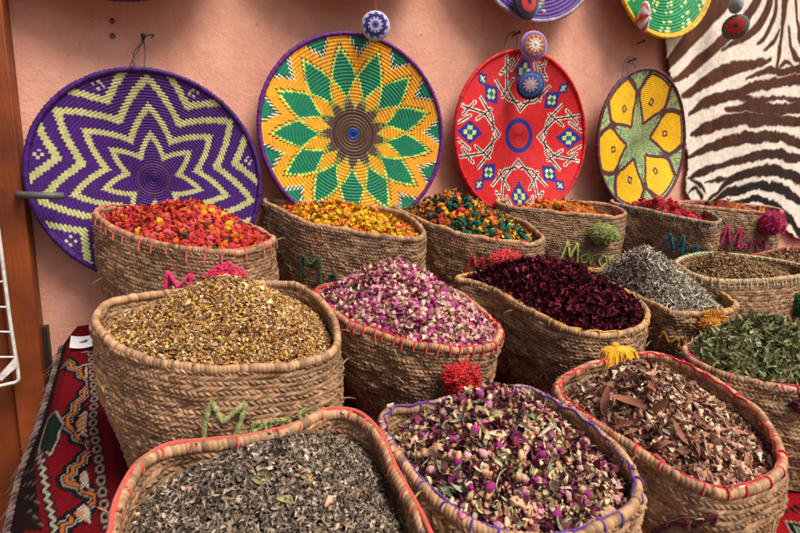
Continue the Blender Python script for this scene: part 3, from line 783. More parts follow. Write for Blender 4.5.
def basket(key, rim_px, h, s_base, label, thread=None, tstyle='none', tone=1.0, seed=1, push=0.0, fine=1.0, inner=.45):
    sh = Shell(rim_px, h, s_base, push=push)
    base = np.array([sh.B[:, 0].mean(), sh.B[:, 1].mean(), sh.B[:, 2].mean()])
    root = tag(empty('woven_basket', tuple(base)), label, 'basket', 'woven palm baskets of dried herbs and flowers on the display')
    mb = MB()
    weave(mb, sh, 0.0, 1.0, -.0025, 1, tone, seed, .0116 * fine, .0066 * fine, .0024)
    weave(mb, sh, inner, 1.0, -.0065, -1, tone * 1.02, seed + 50, .0116 * fine, .0066 * fine, .0022)
    # floor
    F_ = np.stack([sh.B[::6], np.tile(base + (0, 0, .002), (120, 1))], 1); mb.add(F_.reshape(-1, 3), grid_faces(120, 2, True), STRAW * .6)
    # stray straw ends
    rs = np.random.default_rng(seed + 99)
    for q in range(22):
        f = rs.random(); p, nn = sh.at(np.array([f]), np.array([.2 + .8 * rs.random() ** .4]), np.array([.002])); p = p[0]; nn = nn[0]
        d = nn * rs.uniform(.3, 1) + rs.normal(0, .5, 3) + (0, 0, .5); d /= np.linalg.norm(d); L_ = rs.uniform(.008, .02)
        tube(mb, [p, p + d * L_ * .5, p + d * L_ + (0, 0, -.15 * L_)], [.0013, .001, .0003], STRAW * rs.uniform(.8, 1.3), seg=4)
    mb.build('woven_body', M_STRAW, root)
    # bound rim
    mb = MB(); nw = int(sh.per / .0046); n = nw * 4; k = 12
    f = np.arange(n) / n; P, nn = sh.at(f, np.ones(n), np.full(n, -.0045)); P = P + np.array([0, 0, .0005])
    P[:, 2] += .0042 * vnoise(f * 25, f * 0 + seed, seed)
    th = np.arange(k) * TAU / k
    phase = (np.arange(n)[:, None] / 4.0 + th[None] / TAU * 1.2)
    ridge = 1 + .26 * np.abs(np.sin(np.pi * phase)) ** .7 - .13
    V = P[:, None] + nn[:, None] * (.0043 * np.cos(th)[None] * ridge)[..., None] + np.array([0, 0, 1.0]) * (.0054 * np.sin(th)[None] * ridge)[..., None]
    tc = np.clip(1 + .28 * rs.normal(size=nw + 2), .45, 1.7)
    C = (STRAW * tone * 1.32) * tc[np.floor(phase).astype(int) % nw][..., None] * (1 + .2 * vnoise(phase * .1, phase * 0 + 1, seed + 4))[..., None]
    mb.add(V.reshape(-1, 3), grid_faces(n, k, True, True), np.clip(C, 0, 1).reshape(-1, 3))
    mb.build('rim', M_STRAW, root)
    if thread is not None:
        mb = MB(); tcol = lin(thread); r0 = .0013
        def rim_pt(f, a, rr=1.13):
            P, nn = sh.at(np.atleast_1d(f), np.ones(np.size(f)), np.full(np.size(f), -.0045)); a = np.atleast_1d(a)
            return P + nn * (.0043 * rr * np.cos(a))[:, None] + np.array([0, 0, 1.0]) * (.0054 * rr * np.sin(a))[:, None]
        gap = .030 if tstyle != 'dense' else .016
        nst = int(sh.per / gap)
        for q in range(nst):
            f0 = (q + rs.uniform(-.25, .25)) / nst
            a = np.linspace(-.9, 3.6, 14) if tstyle != 'short' else np.linspace(-1.3, 1.9, 12)
            ff = f0 + np.linspace(0, rs.uniform(-.2, .5), len(a)) * .012 / sh.per
            tube(mb, rim_pt(ff, a), r0, tcol * rs.uniform(.8, 1.15), seg=5)
            if tstyle == 'short' or tstyle == 'dense':
                p, nn = sh.at(np.full(4, f0), np.linspace(.995, .955 - .03 * rs.random(), 4), np.full(4, .0015)); tube(mb, p, r0, tcol, seg=5)
        if tstyle in ('run', 'dense', 'short'):
            n_ = 420; f = np.arange(n_) / n_
            a = 2.25 + .25 * np.sin(f * TAU * nst) + .3 * vnoise(f * 40, f * 0, seed)
            tube(mb, rim_pt(f, a), r0 * 1.05, tcol, True, 5)
        if tstyle == 'top':
            n_ = 420; f = np.arange(n_) / n_
            a = 1.15 + .5 * vnoise(f * 30, f * 0, seed)
            tube(mb, rim_pt(f, a, 1.05), r0 * 1.9, tcol * .9, True, 6)
        mb.build('stitching', M_YARN, root)
    # a smooth shell for finding surface points
    f = np.linspace(0, 1, 120, endpoint=False); v = np.linspace(0.0, 1.0, 24)
    Fm, Vm = np.meshgrid(f, v, indexing='ij'); P, _n = sh.at(Fm, Vm, np.full(Fm.shape, 0.0))
    bvh = BVHTree.FromPolygons([tuple(p) for p in P.reshape(-1, 3)], [tuple(int(a) for a in q) for q in grid_faces(120, 24, True)])
    return root, sh, bvh
def hit(bvh, u, v):
    d = Vector(ray(u, v)); d.normalize()
    loc, nor, idx, dist = bvh.ray_cast(Vector(CAM), d)
    if loc is None: return None, None
    n = np.array(nor)
    if np.dot(n, np.array(d)) > 0: n = -n
    return np.array(loc), n
def lettering(root, bvh, strokes, colr, r=.0021, seed=3):
    mb = MB(); rs = np.random.default_rng(seed)
    r_big = r
    for st_i, st in enumerate(strokes):
        r = r_big if st_i == 0 else r_big * .74
        P2 = catmull(np.array(st, float), False, 8) if len(st) > 4 and False else resample(np.array(st, float), max(8, len(st) * 7), False)
        pts = []
        for u, v in P2:
            p, n = hit(bvh, u, v)
            if p is not None: pts.append(p + n * r * .8)
        if len(pts) < 3: continue
        pts = np.array(pts); pts[1:-1] = .25 * pts[:-2] + .5 * pts[1:-1] + .25 * pts[2:]
        tube(mb, pts, r * (1 + .22 * rs.normal(size=len(pts)).clip(-1, 1)), np.clip(lin(colr) * (1 + .18 * rs.normal(size=(len(pts), 1))), 0, 1), seg=7)
        for q in range(len(pts) * 7):           # fuzz of the yarn
            p = pts[rs.integers(len(pts))] + rs.normal(0, r * .4, 3); d = rs.normal(0, 1, 3); d /= np.linalg.norm(d)
            tube(mb, [p, p + d * r * .8, p + d * r * 1.35], [.0006, .0004, .0002], np.clip(lin(colr) * 1.1, 0, 1), seg=3)
    if mb.n: mb.build('lettering', M_YARN, root)
def pompom(root, bvh, u, v, rpx, colr, kind='ball', ratio=1.0, seed=1, out=.010):
    p, n = hit(bvh, u, v)
    if p is None: print('pompom missed', u, v); return
    r = rpx * px_size(p); rs = np.random.default_rng(seed); mb = MB(); col = lin(colr)
    if kind == 'ball':
        c = p + n * r * .55
        pod_v, pod_f = sphere(16, 10); mb.add(c + pod_v * r * .88 * np.array([ratio, 1, 1]), pod_f, col * .7)
        for q in range(1500):
            d = rs.normal(0, 1, 3); d /= np.linalg.norm(d)
            if np.dot(d, n) < -.55: continue
            d2 = d + rs.normal(0, .22, 3); L_ = r * rs.uniform(.86, 1.06) * (1 + .13 * math.sin(3.1 * d[0] * 2 + seed) + .10 * math.sin(4 * d[2] + 2 * seed)) * (1.18 if rs.random() < .03 else 1)
            a = c + d * r * .62; b = c + d2 / np.linalg.norm(d2) * L_; t_ = np.cross(d, rs.normal(0, 1, 3)) * r * .12
            S_ = np.array([ratio, 1, 1])
            tube(mb, [c + (a - c) * S_, c + ((a + b) / 2 + t_ - c) * S_, c + (b - c) * S_], [.0011, .0012, .0006], np.clip(col * rs.uniform(.65, 1.3), 0, 1), seg=4)
    else:
        c = p + n * out + np.array([0, 0, r * .85])
        pod_v, pod_f = sphere(12, 8); mb.add(c + pod_v * r * .22, pod_f, col * .8)
        side = np.cross(n, [0, 0, 1]); side /= np.linalg.norm(side)
        pod_v, pod_f = sphere(16, 10); mb.add(c + np.array([0, 0, -r * .55]) + pod_v * r * np.array([.62 * ratio, .5, .62]) + n * r * .12, pod_f, col * .6)
        for q in range(1500):
            a = rs.normal(0, .62); L_ = r * rs.uniform(1.6, 2.25); o = rs.random()
            out = side * math.sin(a) * ratio + n * (.15 + .75 * o)
            q0 = c + side * rs.normal(0, .10) * r + n * o * r * .2
            q1 = q0 + out * r * .62 + np.array([0, 0, -.12 * r * rs.random()])
            q2 = q1 + out * r * .22 + np.array([0, 0, -1.0]) * L_ * .42
            q3 = q2 + out * r * .08 + np.array([0, 0, -1.0]) * L_ * .40 + rs.normal(0, .05 * r, 3)
            tube(mb, [q0, q1, q2, q3], [.0010, .0012, .0011, .0005], np.clip(col * rs.uniform(.65, 1.25), 0, 1), seg=4)
    mb.build('pompom' if kind == 'ball' else 'tassel', M_YARN, root)

# ------------------------------------------------------------------ small dried pieces
def sphere(nu, nv):
    u = np.arange(nu) * TAU / nu; v = np.linspace(0, np.pi, nv)
    U, V_ = np.meshgrid(u, v, indexing='ij')
    return np.stack([np.sin(V_) * np.cos(U), np.sin(V_) * np.sin(U), np.cos(V_)], -1).reshape(-1, 3), grid_faces(nu, nv, True, flip=True)
def p_flake(rs, asp=.6, curl=.5, nx=4, ny=3):
    x, y = np.meshgrid(np.linspace(-.5, .5, nx), np.linspace(-.5, .5, ny), indexing='ij')
    wd = asp * (1 - .75 * (2 * np.abs(x)) ** 2.2) * (1 + .3 * rs.normal(size=(nx, 1)).clip(-1, 1))
    y = y * wd; a, b, c = rs.normal(0, curl, 3)
    z = a * x * x * 1.6 + b * x * y * 2 + abs(c) * y * y * 3 + .07 * rs.normal(size=x.shape)
    return np.stack([x, y, z], -1).reshape(-1, 3), grid_faces(nx, ny)
def p_leaf(rs, asp=.22, curl=.6, n=8):
    t = np.linspace(0, 1, n); wd = asp * np.sin(np.pi * np.clip(t * .96 + .03, 0, 1)) ** .8 * .5
    k = rs.normal(0, curl) * 2.4; k = k if abs(k) > .05 else .05
    tw = rs.normal(0, 1.1); fold = rs.uniform(.2, 1.2)
    cx = np.sin(k * (t - .5)) / k; cz = (1 - np.cos(k * (t - .5))) / k; wob = rs.normal(0, .3) * np.sin(t * 5 + rs.random() * 6) * .15
    P = []
    for s in (-1, 0, 1):
        a = tw * (t - .5)
        P.append(np.stack([cx, wob + s * wd * np.cos(a) * math.cos(fold * .6), cz + s * wd * np.sin(a) + abs(s) * wd * math.sin(fold)], -1))
    V = np.stack(P, 1); return V.reshape(-1, 3), grid_faces(n, 3)
def p_seed(rs, asp=.5):
    v, f = sphere(7, 5); v = v * np.array([.5, .5 * asp, .5 * asp * rs.uniform(.7, 1)]); return v * (1 + .12 * rs.normal(size=(len(v), 1))), f
def p_pod(rs):
    nu, nv = 18, 14; v, f = sphere(nu, nv)
    th = np.arctan2(v[:, 1], v[:, 0]); z = v[:, 2]
    k = rs.integers(4, 7); ph = rs.random() * 6
    r = 1 + .20 * np.sin(k * th + ph + 1.5 * z) * (1 - z ** 2) + .12 * np.sin(3 * th + 5 * z + ph * 2) + .10 * np.sin(9 * th + 7 * z + ph) * np.sin(11 * z + ph) + .09 * rs.normal(size=len(v))
    v = v * r[:, None] * np.array([.46, .42, .5]); v[:, 2] += .12 * (z > .8) * rs.uniform(.3, 1.4)
    # poles share one point
    v = v.reshape(nu, nv, 3); v[:, 0] = v[:, 0].mean(0); v[:, -1] = v[:, -1].mean(0)
    return v.reshape(-1, 3), f
def p_chip(rs, asp=.6, thick=.15):
    n = rs.integers(5, 7); t = np.arange(n) * TAU / n + rs.normal(0, .25, n); r = .5 * rs.uniform(.7, 1.1, n)
    top = np.stack([r * np.cos(t), r * np.sin(t) * asp, thick * .5 + .08 * rs.normal(size=n)], 1); bot = top * np.array([.92, .92, 1]) - (0, 0, thick)
    c1 = top.mean(0) + (0, 0, .04); c2 = bot.mean(0)
    V = np.concatenate([top, bot, [c1, c2]]); f = []
    for i in range(n):
        j = (i + 1) % n; f += [[i, j, 2 * n], [n + j, n + i, 2 * n + 1], [i, n + i, n + j], [i, n + j, j]]
    return V, np.array(f)
def p_bud(rs):
    """a closed rosebud: layered petals over a sepal cup; also says which vertices are sepals"""
    nu, nv = 14, 12; u = np.arange(nu) * TAU / nu; t = np.linspace(0, 1, nv)
    U, T = np.meshgrid(u, t, indexing='ij')
    rad = .36 * np.interp(T, [0, .06, .2, .45, .75, .92, 1], [0, .45, .8, 1.0, .78, .38, 0])
    pet = 1 + .13 * np.abs(np.sin(2.5 * U + 2.2 * T + rs.random() * 6)) * np.clip(T * 3, 0, 1) + .05 * rs.normal(size=U.shape)
    rad = rad * pet; op = rs.uniform(0, .12)
    z = T - .5 + op * np.sin(5 * U) * T ** 3
    V = np.stack([rad * np.cos(U), rad * np.sin(U), z], -1); V[:, 0] = V[:, 0].mean(0); V[:, -1] = V[:, -1].mean(0)
    f = grid_faces(nu, nv, True)
    sep = (T < .30 + .10 * np.sin(5 * U)).astype(float).ravel()
    V = V.reshape(-1, 3); V += np.stack([.06 * V[:, 2] * rs.normal(), .06 * V[:, 2] * rs.normal(), 0 * V[:, 2]], 1)
    return V, f, sep
def p_star(rs):
    V = []; f = []
    for k in range(8):
        a = k * TAU / 8 + rs.normal(0, .06); L_ = .5 * rs.uniform(.8, 1.05); d = np.array([math.cos(a), math.sin(a), 0]); s = np.array([-d[1], d[0], 0])
        b = len(V)
        V += [d * .04, d * L_ * .55 + s * .085 + (0, 0, .03), d * L_ + (0, 0, .10), d * L_ * .55 - s * .085 + (0, 0, .03), d * L_ * .55 + (0, 0, -.09)]
        f += [[b, b + 4, b + 1], [b + 1, b + 4, b + 2], [b, b + 3, b + 4], [b + 3, b + 2, b + 4], [b, b + 1, b + 4]]
    return np.array(V), np.array(f)
def p_root(rs):
    n, k = 22, 12; t = np.linspace(0, 1, n); r = .16 * np.sin(np.pi * np.clip(t, .0, 1)) ** .45 * (1 + .30 * np.sin(t * 9 + rs.random() * 6)); r[0] = r[-1] = 0.002
    P = np.stack([t - .5, .10 * np.sin(t * 4 + rs.random() * 6), .05 * np.sin(t * 6)], 1); m = MB(); tube(m, P, r, (1, 1, 1), seg=k)
    v = m.v[0]; kn = vnoise(v[:, 0] * 14 + rs.random() * 30, np.arctan2(v[:, 1], v[:, 2]) * 2 + 9, int(rs.integers(99)))[:, None]
    return v * np.array([1, 1 , 1]) + np.stack([0 * v[:, 0], v[:, 1], v[:, 2]], 1) * kn * .9 + rs.normal(0, .010, v.shape), m.f4[0]

def rot_from(n, rs, tilt):
    """frames whose third axis is the normal tilted at random, spun freely; n: (k,3)"""
    k = len(n); z = n + rs.normal(0, tilt, (k, 3)); z /= np.linalg.norm(z, axis=1, keepdims=True)
    a = rs.normal(size=(k, 3)); x = np.cross(a, z); x /= np.linalg.norm(x, axis=1, keepdims=True); y = np.cross(z, x)
    return np.stack([x, y, z], -1)
def scatter(mb, protos, pos, nrm, size, cols, rs, tilt=.6, probs=None, second=None):
    k = len(pos); ip = rs.integers(0, len(protos), k); M = rot_from(nrm, rs, tilt); ci = rs.choice(len(cols), k, p=probs)
    cols = np.array([lin(c) for c in cols])
    for q, pr in enumerate(protos):
        m = np.where(ip == q)[0]
        if not len(m): continue
        v, f = pr[0], pr[1]
        V = np.einsum('kij,vj->kvi', M[m] * size[m][:, None, None], v) + pos[m][:, None]
        c = cols[ci[m]] * (1 + .22 * rs.normal(size=(len(m), 1))).clip(.4, 1.7)
        C = np.repeat(c[:, None], len(v), 1)
        if second is not None and len(pr) > 2:
            sc_ = np.array([lin(c_) for c_ in second])[rs.integers(0, len(second), len(m))]
            C = C * (1 - pr[2][None, :, None]) + sc_[:, None] * pr[2][None, :, None]
        C = np.clip(C, .004, 1)
        F = (f[None] + (np.arange(len(m)) * len(v))[:, None, None]).reshape(-1, f.shape[1])
        mb.add(V.reshape(-1, 3), F, C.reshape(-1, 3))

def rim_bits(mb, sh, protos, k, size, cols, rs):
    f = rs.random(k); P, nn = sh.at(f, np.ones(k), np.full(k, -.0055) + rs.uniform(-.003, .003, k)); P = P + np.array([0, 0, .0052])
    scatter(mb, protos, P, np.tile([0, 0, 1.0], (k, 1)), size * rs.uniform(.6, 1.2, k), cols, rs, .5)
class Heap:
    def __init__(self, sh, peak_px, drop, gam=1.2, inset=.012, peak_dy=0.0, lump=.006, seed=1, flat=0.0):
        nphi, nrho = 96, 22
        R = sh.R; c2 = sh.c + np.array([0, peak_dy, 0])
        d = ray(*peak_px); t = (c2[1] - CAM[1]) / d[1]; pk = CAM + t * d
        E_ = R - sh.n * inset; E_ = E_.copy(); E_[:, 2] -= drop
        # keep the peak inside the rim
        pk2 = pk.copy(); lim = .72
        a = np.arctan2(E_[:, 1] - c2[1], E_[:, 0] - c2[0])
        pd = pk[:2] - c2[:2]; ap = math.atan2(pd[1], pd[0]); q = np.argmin(np.abs(np.angle(np.exp(1j * (a - ap))))); mx = np.hypot(*(E_[q, :2] - c2[:2])) * lim
        if np.hypot(*pd) > mx: pk2[:2] = c2[:2] + pd / np.hypot(*pd) * mx
        E_ = E_[::max(1, len(E_) // nphi)][:nphi]; nphi = len(E_)
        rho = np.linspace(0, 1, nrho) ** .8
        G = pk2[None, None] * (1 - rho)[None, :, None] + E_[:, None] * rho[None, :, None]
        prof = (1 - rho ** gam) if flat == 0 else np.clip((1 - rho ** gam) , 0, 1)
        prof = np.where(rho < .18, prof - (.18 - rho) ** 2 * .9, prof)
        G[..., 2] = E_[:, None, 2] + (pk2[2] - E_[:, None, 2]) * prof[None]
        G[..., 2] += lump * vnoise(G[..., 0] * 28, G[..., 1] * 28, seed) * (1 - rho[None] ** 4)
        self.G = G; self.nphi, self.nrho = nphi, nrho; self.pk = pk2
        A = G[:, :-1]; B = np.roll(G, -1, 0)[:, :-1]; C = np.roll(G, -1, 0)[:, 1:]; D = G[:, 1:]
        self.q = np.stack([A, B, C, D], -2).reshape(-1, 4, 3)
        n = np.cross(self.q[:, 2] - self.q[:, 0], self.q[:, 3] - self.q[:, 1]); ar = np.linalg.norm(n, axis=1); n = n / (ar[:, None] + 1e-12)
        n[n[:, 2] < 0] *= -1; self.nrm = n
        # pieces on the far side of the mound, turned away from the viewer, are sparser
        self.w = ar / ar.sum()
    def sample(self, k, rs):
        i = rs.choice(len(self.q), k, p=self.w); u, v = rs.random((2, k, 1))
        Q = self.q[i]; P = (Q[:, 0] * (1 - u) + Q[:, 1] * u) * (1 - v) + (Q[:, 3] * (1 - u) + Q[:, 2] * u) * v
        return P, self.nrm[i]
    def surface(self, mb, col, rs, lower=.004):
        G = self.G - np.array([0, 0, lower]); c = np.tile(lin(col), (self.nphi * self.nrho, 1)) * (1 + .3 * rs.normal(size=(self.nphi * self.nrho, 1))).clip(.4, 1.6)
        mb.add(G.reshape(-1, 3), grid_faces(self.nphi, self.nrho, True), np.clip(c, .003, 1))
    def spaced(self, k, dist, rs, tries=60):
        P, n = self.sample(k * tries, rs); keep = []
        for i in range(len(P)):
            if len(keep) >= k: break
            if not keep or np.min(np.sum((P[keep] - P[i]) ** 2, 1)) > dist * dist: keep.append(i)
        return P[keep], n[keep]
    def visible(self, P, n, margin=.05):
        d = CAM - P; d /= np.linalg.norm(d, axis=1, keepdims=True)
        return np.sum(d * n, 1) > margin
def stuff(name, heap, mb, mat, label, cat, smooth=True):
    o = tag(mb.build(name, mat, smooth=smooth, origin=heap.pk), label, cat, kind='stuff'); return o
def individuals(name, cat, heap, k, dist, size, kinds, rs, mat, make, lift=.3, tilt=.6, second=None, pos=None):
    """kinds: list of (share, sRGB, label, group); a few shared meshes per kind"""
    P, n = heap.spaced(k, dist, rs) if pos is None else pos
    M = rot_from(n, rs, tilt); sh_ = np.array([q[0] for q in kinds]); ki = rs.choice(len(kinds), len(P), p=sh_ / sh_.sum())
    cache = {}
    for i in range(len(P)):
        q = ki[i]; vi = int(rs.integers(0, 5))
        if (q, vi) not in cache:
            pr = make(rs); m = MB(); c = np.clip(lin(kinds[q][1]) * (1 + .14 * rs.normal(size=(len(pr[0]), 1))) * rs.uniform(.85, 1.15), .004, 1)
            if len(pr) > 2 and second is not None: c = c * (1 - pr[2][:, None]) + lin(second[int(rs.integers(len(second)))]) * pr[2][:, None]
            m.add(pr[0], pr[1], c); cache[(q, vi)] = m.mesh(name, mat)
        o = link(name, cache[(q, vi)])
        s = size * rs.uniform(.8, 1.2); o.scale = (s, s, s)
        o.rotation_euler = __import__('mathutils').Matrix(M[i].tolist()).to_euler()
        o.location = P[i] + n[i] * size * lift
        tag(o, kinds[q][2], cat, kinds[q][3])

# ------------------------------------------------------------------ the sixteen baskets: rim outlines traced in the photograph, laid on the tilted rim planes
RIM = {
    'A': [(93, 215), (110, 229), (140, 241), (180, 250), (220, 254), (255, 250), (275, 242), (271, 236), (240, 222), (190, 212), (140, 208), (105, 208)],
    'B': [(263, 203), (275, 209), (300, 222), (330, 229), (360, 234), (400, 239), (418, 240), (426, 233), (415, 220), (395, 212), (350, 206), (290, 202), (268, 200)],
    'C': [(393, 208), (410, 217), (440, 229), (470, 237), (500, 242), (530, 245), (545, 240), (535, 229), (520, 221), (490, 212), (450, 207), (410, 205)],
    'D': [(495, 203), (510, 207), (550, 212), (590, 216), (615, 218), (627, 214), (612, 206), (575, 202), (540, 200), (505, 200)],
    'E': [(610, 203), (640, 209), (670, 216), (700, 222), (715, 224), (722, 221), (712, 214), (690, 207), (655, 202), (622, 200)],
    'F': [(676, 204), (690, 206), (720, 209), (745, 212), (765, 213.5), (780, 214), (783, 211), (768, 208), (745, 206), (715, 203), (690, 202)],
    'G': [(92, 320), (95, 331), (110, 346), (140, 360), (180, 369), (220, 372), (270, 370), (310, 365), (335, 354), (341, 338), (335, 317), (320, 298), (295, 286), (265, 284), (200, 288), (150, 295), (105, 304)],
    'H': [(313, 292), (327, 311), (351, 326), (374, 333), (401, 343), (428, 348.6), (462, 351), (489, 349.7), (499, 343), (503, 331), (494, 321), (482, 310), (459, 294), (420, 285), (370, 283), (335, 285)],
    'I': [(455, 279), (473, 284.5), (491, 290.5), (512, 302.5), (536, 316), (560, 328), (581, 333.5), (608, 335.6), (632, 334), (646, 327), (650, 317.5), (647, 308.5), (632, 295), (608, 283), (575, 275), (530, 271), (482, 273)],
    'J': [(578, 272), (600, 281), (629, 295), (648, 303.4), (670, 313.6), (690, 315.5), (718, 314.5), (734, 311), (739, 306), (734, 301), (718, 290.6), (696, 282.6), (670, 275), (630, 270), (595, 270)],
    'K': [(673, 264), (682, 271), (695, 277), (720, 282), (747, 282.5), (774, 281), (800, 277.6), (812, 274), (803, 267), (775, 261), (737, 256), (705, 254), (685, 257)],
    'L': [(742, 260), (765, 268), (800, 272), (840, 268), (845, 262), (825, 254), (795, 249), (770, 252)],
    'M': [(681, 350), (686, 358), (705, 370), (734, 380), (766, 387), (800, 391), (835, 392), (858, 386), (862, 375), (845, 358), (810, 342), (770, 332), (730, 331), (705, 336), (688, 344)],
    'N': [(553, 391), (562, 404), (583, 419), (612, 439), (641, 456), (670, 476), (699, 490), (728, 496), (757, 490.5), (779, 480), (788, 466), (786, 455), (776, 434), (757, 410), (728, 389), (696, 369), (663, 357), (638, 354.5), (605, 360), (572, 372), (558, 380)],
    'O': [(378, 424), (386, 446), (410, 480), (435, 504), (465, 527), (505, 542), (545, 546), (580, 541), (602, 532), (624, 522), (638, 510), (643, 494), (638, 474), (616, 446), (587, 421), (558, 403), (529, 390), (500, 388), (465, 395), (430, 404), (395, 408), (382, 414)],
    'P': [(107, 530), (115, 502), (132, 472), (154, 455), (175, 447), (213, 443), (251, 439), (285, 431), (307, 422), (322, 414), (340, 412), (362, 417), (383, 438), (400, 476), (417, 506), (432, 536), (440, 570), (430, 610), (390, 640), (320, 655), (240, 655), (160, 640), (115, 600), (104, 560)],
}
RS = lambda s: np.random.default_rng(s)
def back_pods(key, root_label_where, heap, k, dist, size, kinds, under, seed):
    rs = RS(seed); mb = MB(); heap.surface(mb, under[0], rs, .006)
    pal = [q[1] for q in kinds]; P, n = heap.sample(int(k * 5.5), rs); protos = [p_pod(rs) for _ in range(6)]
    scatter(mb, protos, P - np.array([0, 0, size * .35]), n, size * rs.uniform(.7, 1.0, len(P)), pal, rs, 1.0, probs=np.array([q[0] for q in kinds]) / sum(q[0] for q in kinds))
    P, n = heap.sample(int(k * 11), rs); fl = [p_flake(rs, .8, .9, 5, 4) for _ in range(8)]
    scatter(mb, fl, P + n * size * .25, n, size * rs.uniform(.35, .85, len(P)), under + pal[:3] + pal[:2], rs, .8)
    stuff('broken_petals', heap, mb, M_POD, root_label_where[0], 'dried petals')
    P, n = heap.spaced(k * 3, dist, rs); vis = heap.visible(P, n, .0); P, n = P[vis], n[vis]; o_ = np.argsort(np.linalg.norm(P - CAM, axis=1))[:k]
    individuals('dried_flower_head', 'flower head', heap, k, dist, size, [(a, c, l.format(root_label_where[1]), g.format(root_label_where[1])) for a, c, l, g in kinds], rs, M_POD, p_pod, .15, 1.0, None, (P[o_], n[o_]))

PINK, LIMEY, TEAL, MAG = (228, 40, 110), (186, 190, 104), (24, 120, 130), (196, 20, 96)
# ---- back row
root, sh, bv = basket('A', RIM['A'], .235, .76, 'basket of red and orange flower heads under the purple star plate', (206, 90, 80), 'short', 1.0, 11)
lettering(root, bv, [[(164.7, 298), (168.7, 271), (179, 288), (193, 273), (189.7, 290)]], PINK, .0029)
pompom(root, bv, 225, 278, 14, (226, 40, 100), 'ball', 1.35, 2)
hp = Heap(sh, (192, 203), .010, 1.3, seed=1)
K = '{}'
kA = [(.42, (186, 56, 52), 'crumpled red flower head heaped in {}', 'red flower heads in {}'), (.22, (198, 82, 84), 'crumpled rose pink flower head heaped in {}', 'rose pink flower heads in {}'),
      (.24, (210, 104, 36), 'crumpled orange flower head heaped in {}', 'orange flower heads in {}'), (.10, (222, 168, 44), 'crumpled yellow flower head heaped in {}', 'yellow flower heads in {}'), (.04, (30, 74, 60), 'dark green flower head heaped in {}', 'dark green flower heads in {}')]
back_pods('A', ('bits of red and orange petals between the flower heads under the purple plate', 'the basket under the purple star plate'), hp, 120, .0108, .0138, kA, [(170, 50, 50), (190, 80, 40), (150, 40, 50)], 21)

root, sh, bv = basket('B', RIM['B'], .242, .74, 'basket of yellow flower heads under the orange plate', None, 'none', .98, 12)
DG = (34, 66, 34)
lettering(root, bv, [[(301, 280), (303, 254), (311, 266), (320, 257.5), (321, 285)], [(329, 284), (330, 275), (336, 274.5), (337, 284)], [(345, 284), (346, 276), (352.5, 276), (354, 282)]], DG, .0031)
hp = Heap(sh, (340, 203), .018, 1.2, seed=2, peak_dy=0)
kB = [(.85, (220, 170, 36), 'crumpled yellow flower head heaped in {}', 'yellow flower heads in {}'), (.10, (222, 126, 40), 'crumpled orange flower head heaped in {}', 'orange flower heads in {}'), (.05, (190, 60, 60), 'crumpled red flower head among the yellow ones in {}', 'red flower heads in {}')]
back_pods('B', ('bits of yellow petals between the flower heads under the orange plate', 'the basket under the orange plate'), hp, 62, .0115, .0138, kB, [(180, 130, 30), (190, 150, 40), (150, 100, 30)], 22)

root, sh, bv = basket('C', RIM['C'], .236, .70, 'basket of mixed green, orange and red flower heads left of the red plate', None, 'none', .96, 13)
lettering(root, bv, [[(466, 272), (473, 254), (476, 268), (483, 257), (484, 269), (492, 272)]], (190, 24, 40), .0027)
pompom(root, bv, 505, 262, 13, (228, 66, 66), 'ball', 1.3, 3)
hp = Heap(sh, (450, 192), .016, 1.25, seed=3)
kC = [(.42, (28, 92, 74), 'crumpled teal green flower head heaped in {}', 'green flower heads in {}'), (.26, (222, 126, 46), 'crumpled orange flower head heaped in {}', 'orange flower heads in {}'), (.18, (220, 170, 56), 'crumpled yellow flower head heaped in {}', 'yellow flower heads in {}'), (.16, (200, 74, 68), 'crumpled red flower head heaped in {}', 'red flower heads in {}')]
back_pods('C', ('bits of green and orange petals between the flower heads left of the red plate', 'the basket left of the red plate'), hp, 80, .0108, .0138, kC, [(40, 70, 50), (150, 90, 40), (120, 50, 40)], 23)

root, sh, bv = basket('D', RIM['D'], .242, .64, 'basket with lime pompom and lime lettering under the red plate', None, 'none', .95, 14)
lettering(root, bv, [[(557, 260), (561, 258), (568, 240.5), (569, 258), (577.5, 242), (577, 264)], [(587, 254), (581, 256), (581, 262), (586, 262.5), (588.5, 254), (590, 264)], [(591, 262.5), (592.6, 255.6), (598, 254)], [(602, 255.6), (598, 261), (601, 266.6), (606, 262.5), (605, 256.5), (602, 255.6)], [(613, 255.6), (608, 260), (609, 265)]], LIMEY, .0028)
pompom(root, bv, 601, 234, 11.5, (160, 172, 96), 'ball', 1.25, 4)
hp = Heap(sh, (556, 199), .034, 1.6, seed=4)
back_pods('D', ('bits of orange petals in the lime pompom basket', 'the basket with the lime pompom'), hp, 12, .016, .0155, [(.8, (206, 110, 44), 'crumpled orange flower head heaped in {}', 'orange flower heads in {}'), (.2, (214, 150, 50), 'crumpled yellow flower head heaped in {}', 'yellow flower heads in {}')], [(150, 80, 30), (170, 90, 40)], 24)

root, sh, bv = basket('E', RIM['E'], .238, .60, 'basket with teal lettering under the yellow flower plate', (40, 130, 140), 'short', .93, 15)
lettering(root, bv, [[(657, 252), (661, 253.5), (671, 232.5), (673.5, 251), (684.5, 235), (682, 253.5)], [(688, 247), (681, 254), (682, 259), (687.6, 253.5), (688.4, 258)], [(691, 256), (693.7, 247), (697.6, 245.6)], [(699, 247), (695, 252), (698, 251)]], TEAL, .0029)
hp = Heap(sh, (640, 197), .032, 1.3, seed=5)
back_pods('E', ('bits of red petals in the teal lettered basket', 'the teal lettered basket'), hp, 20, .0125, .0150, [(.8, (190, 50, 58), 'small red flower head heaped in {}', 'red flower heads in {}'), (.2, (206, 84, 80), 'small rose pink flower head heaped in {}', 'rose pink flower heads in {}')], [(140, 34, 40), (150, 50, 44)], 25)

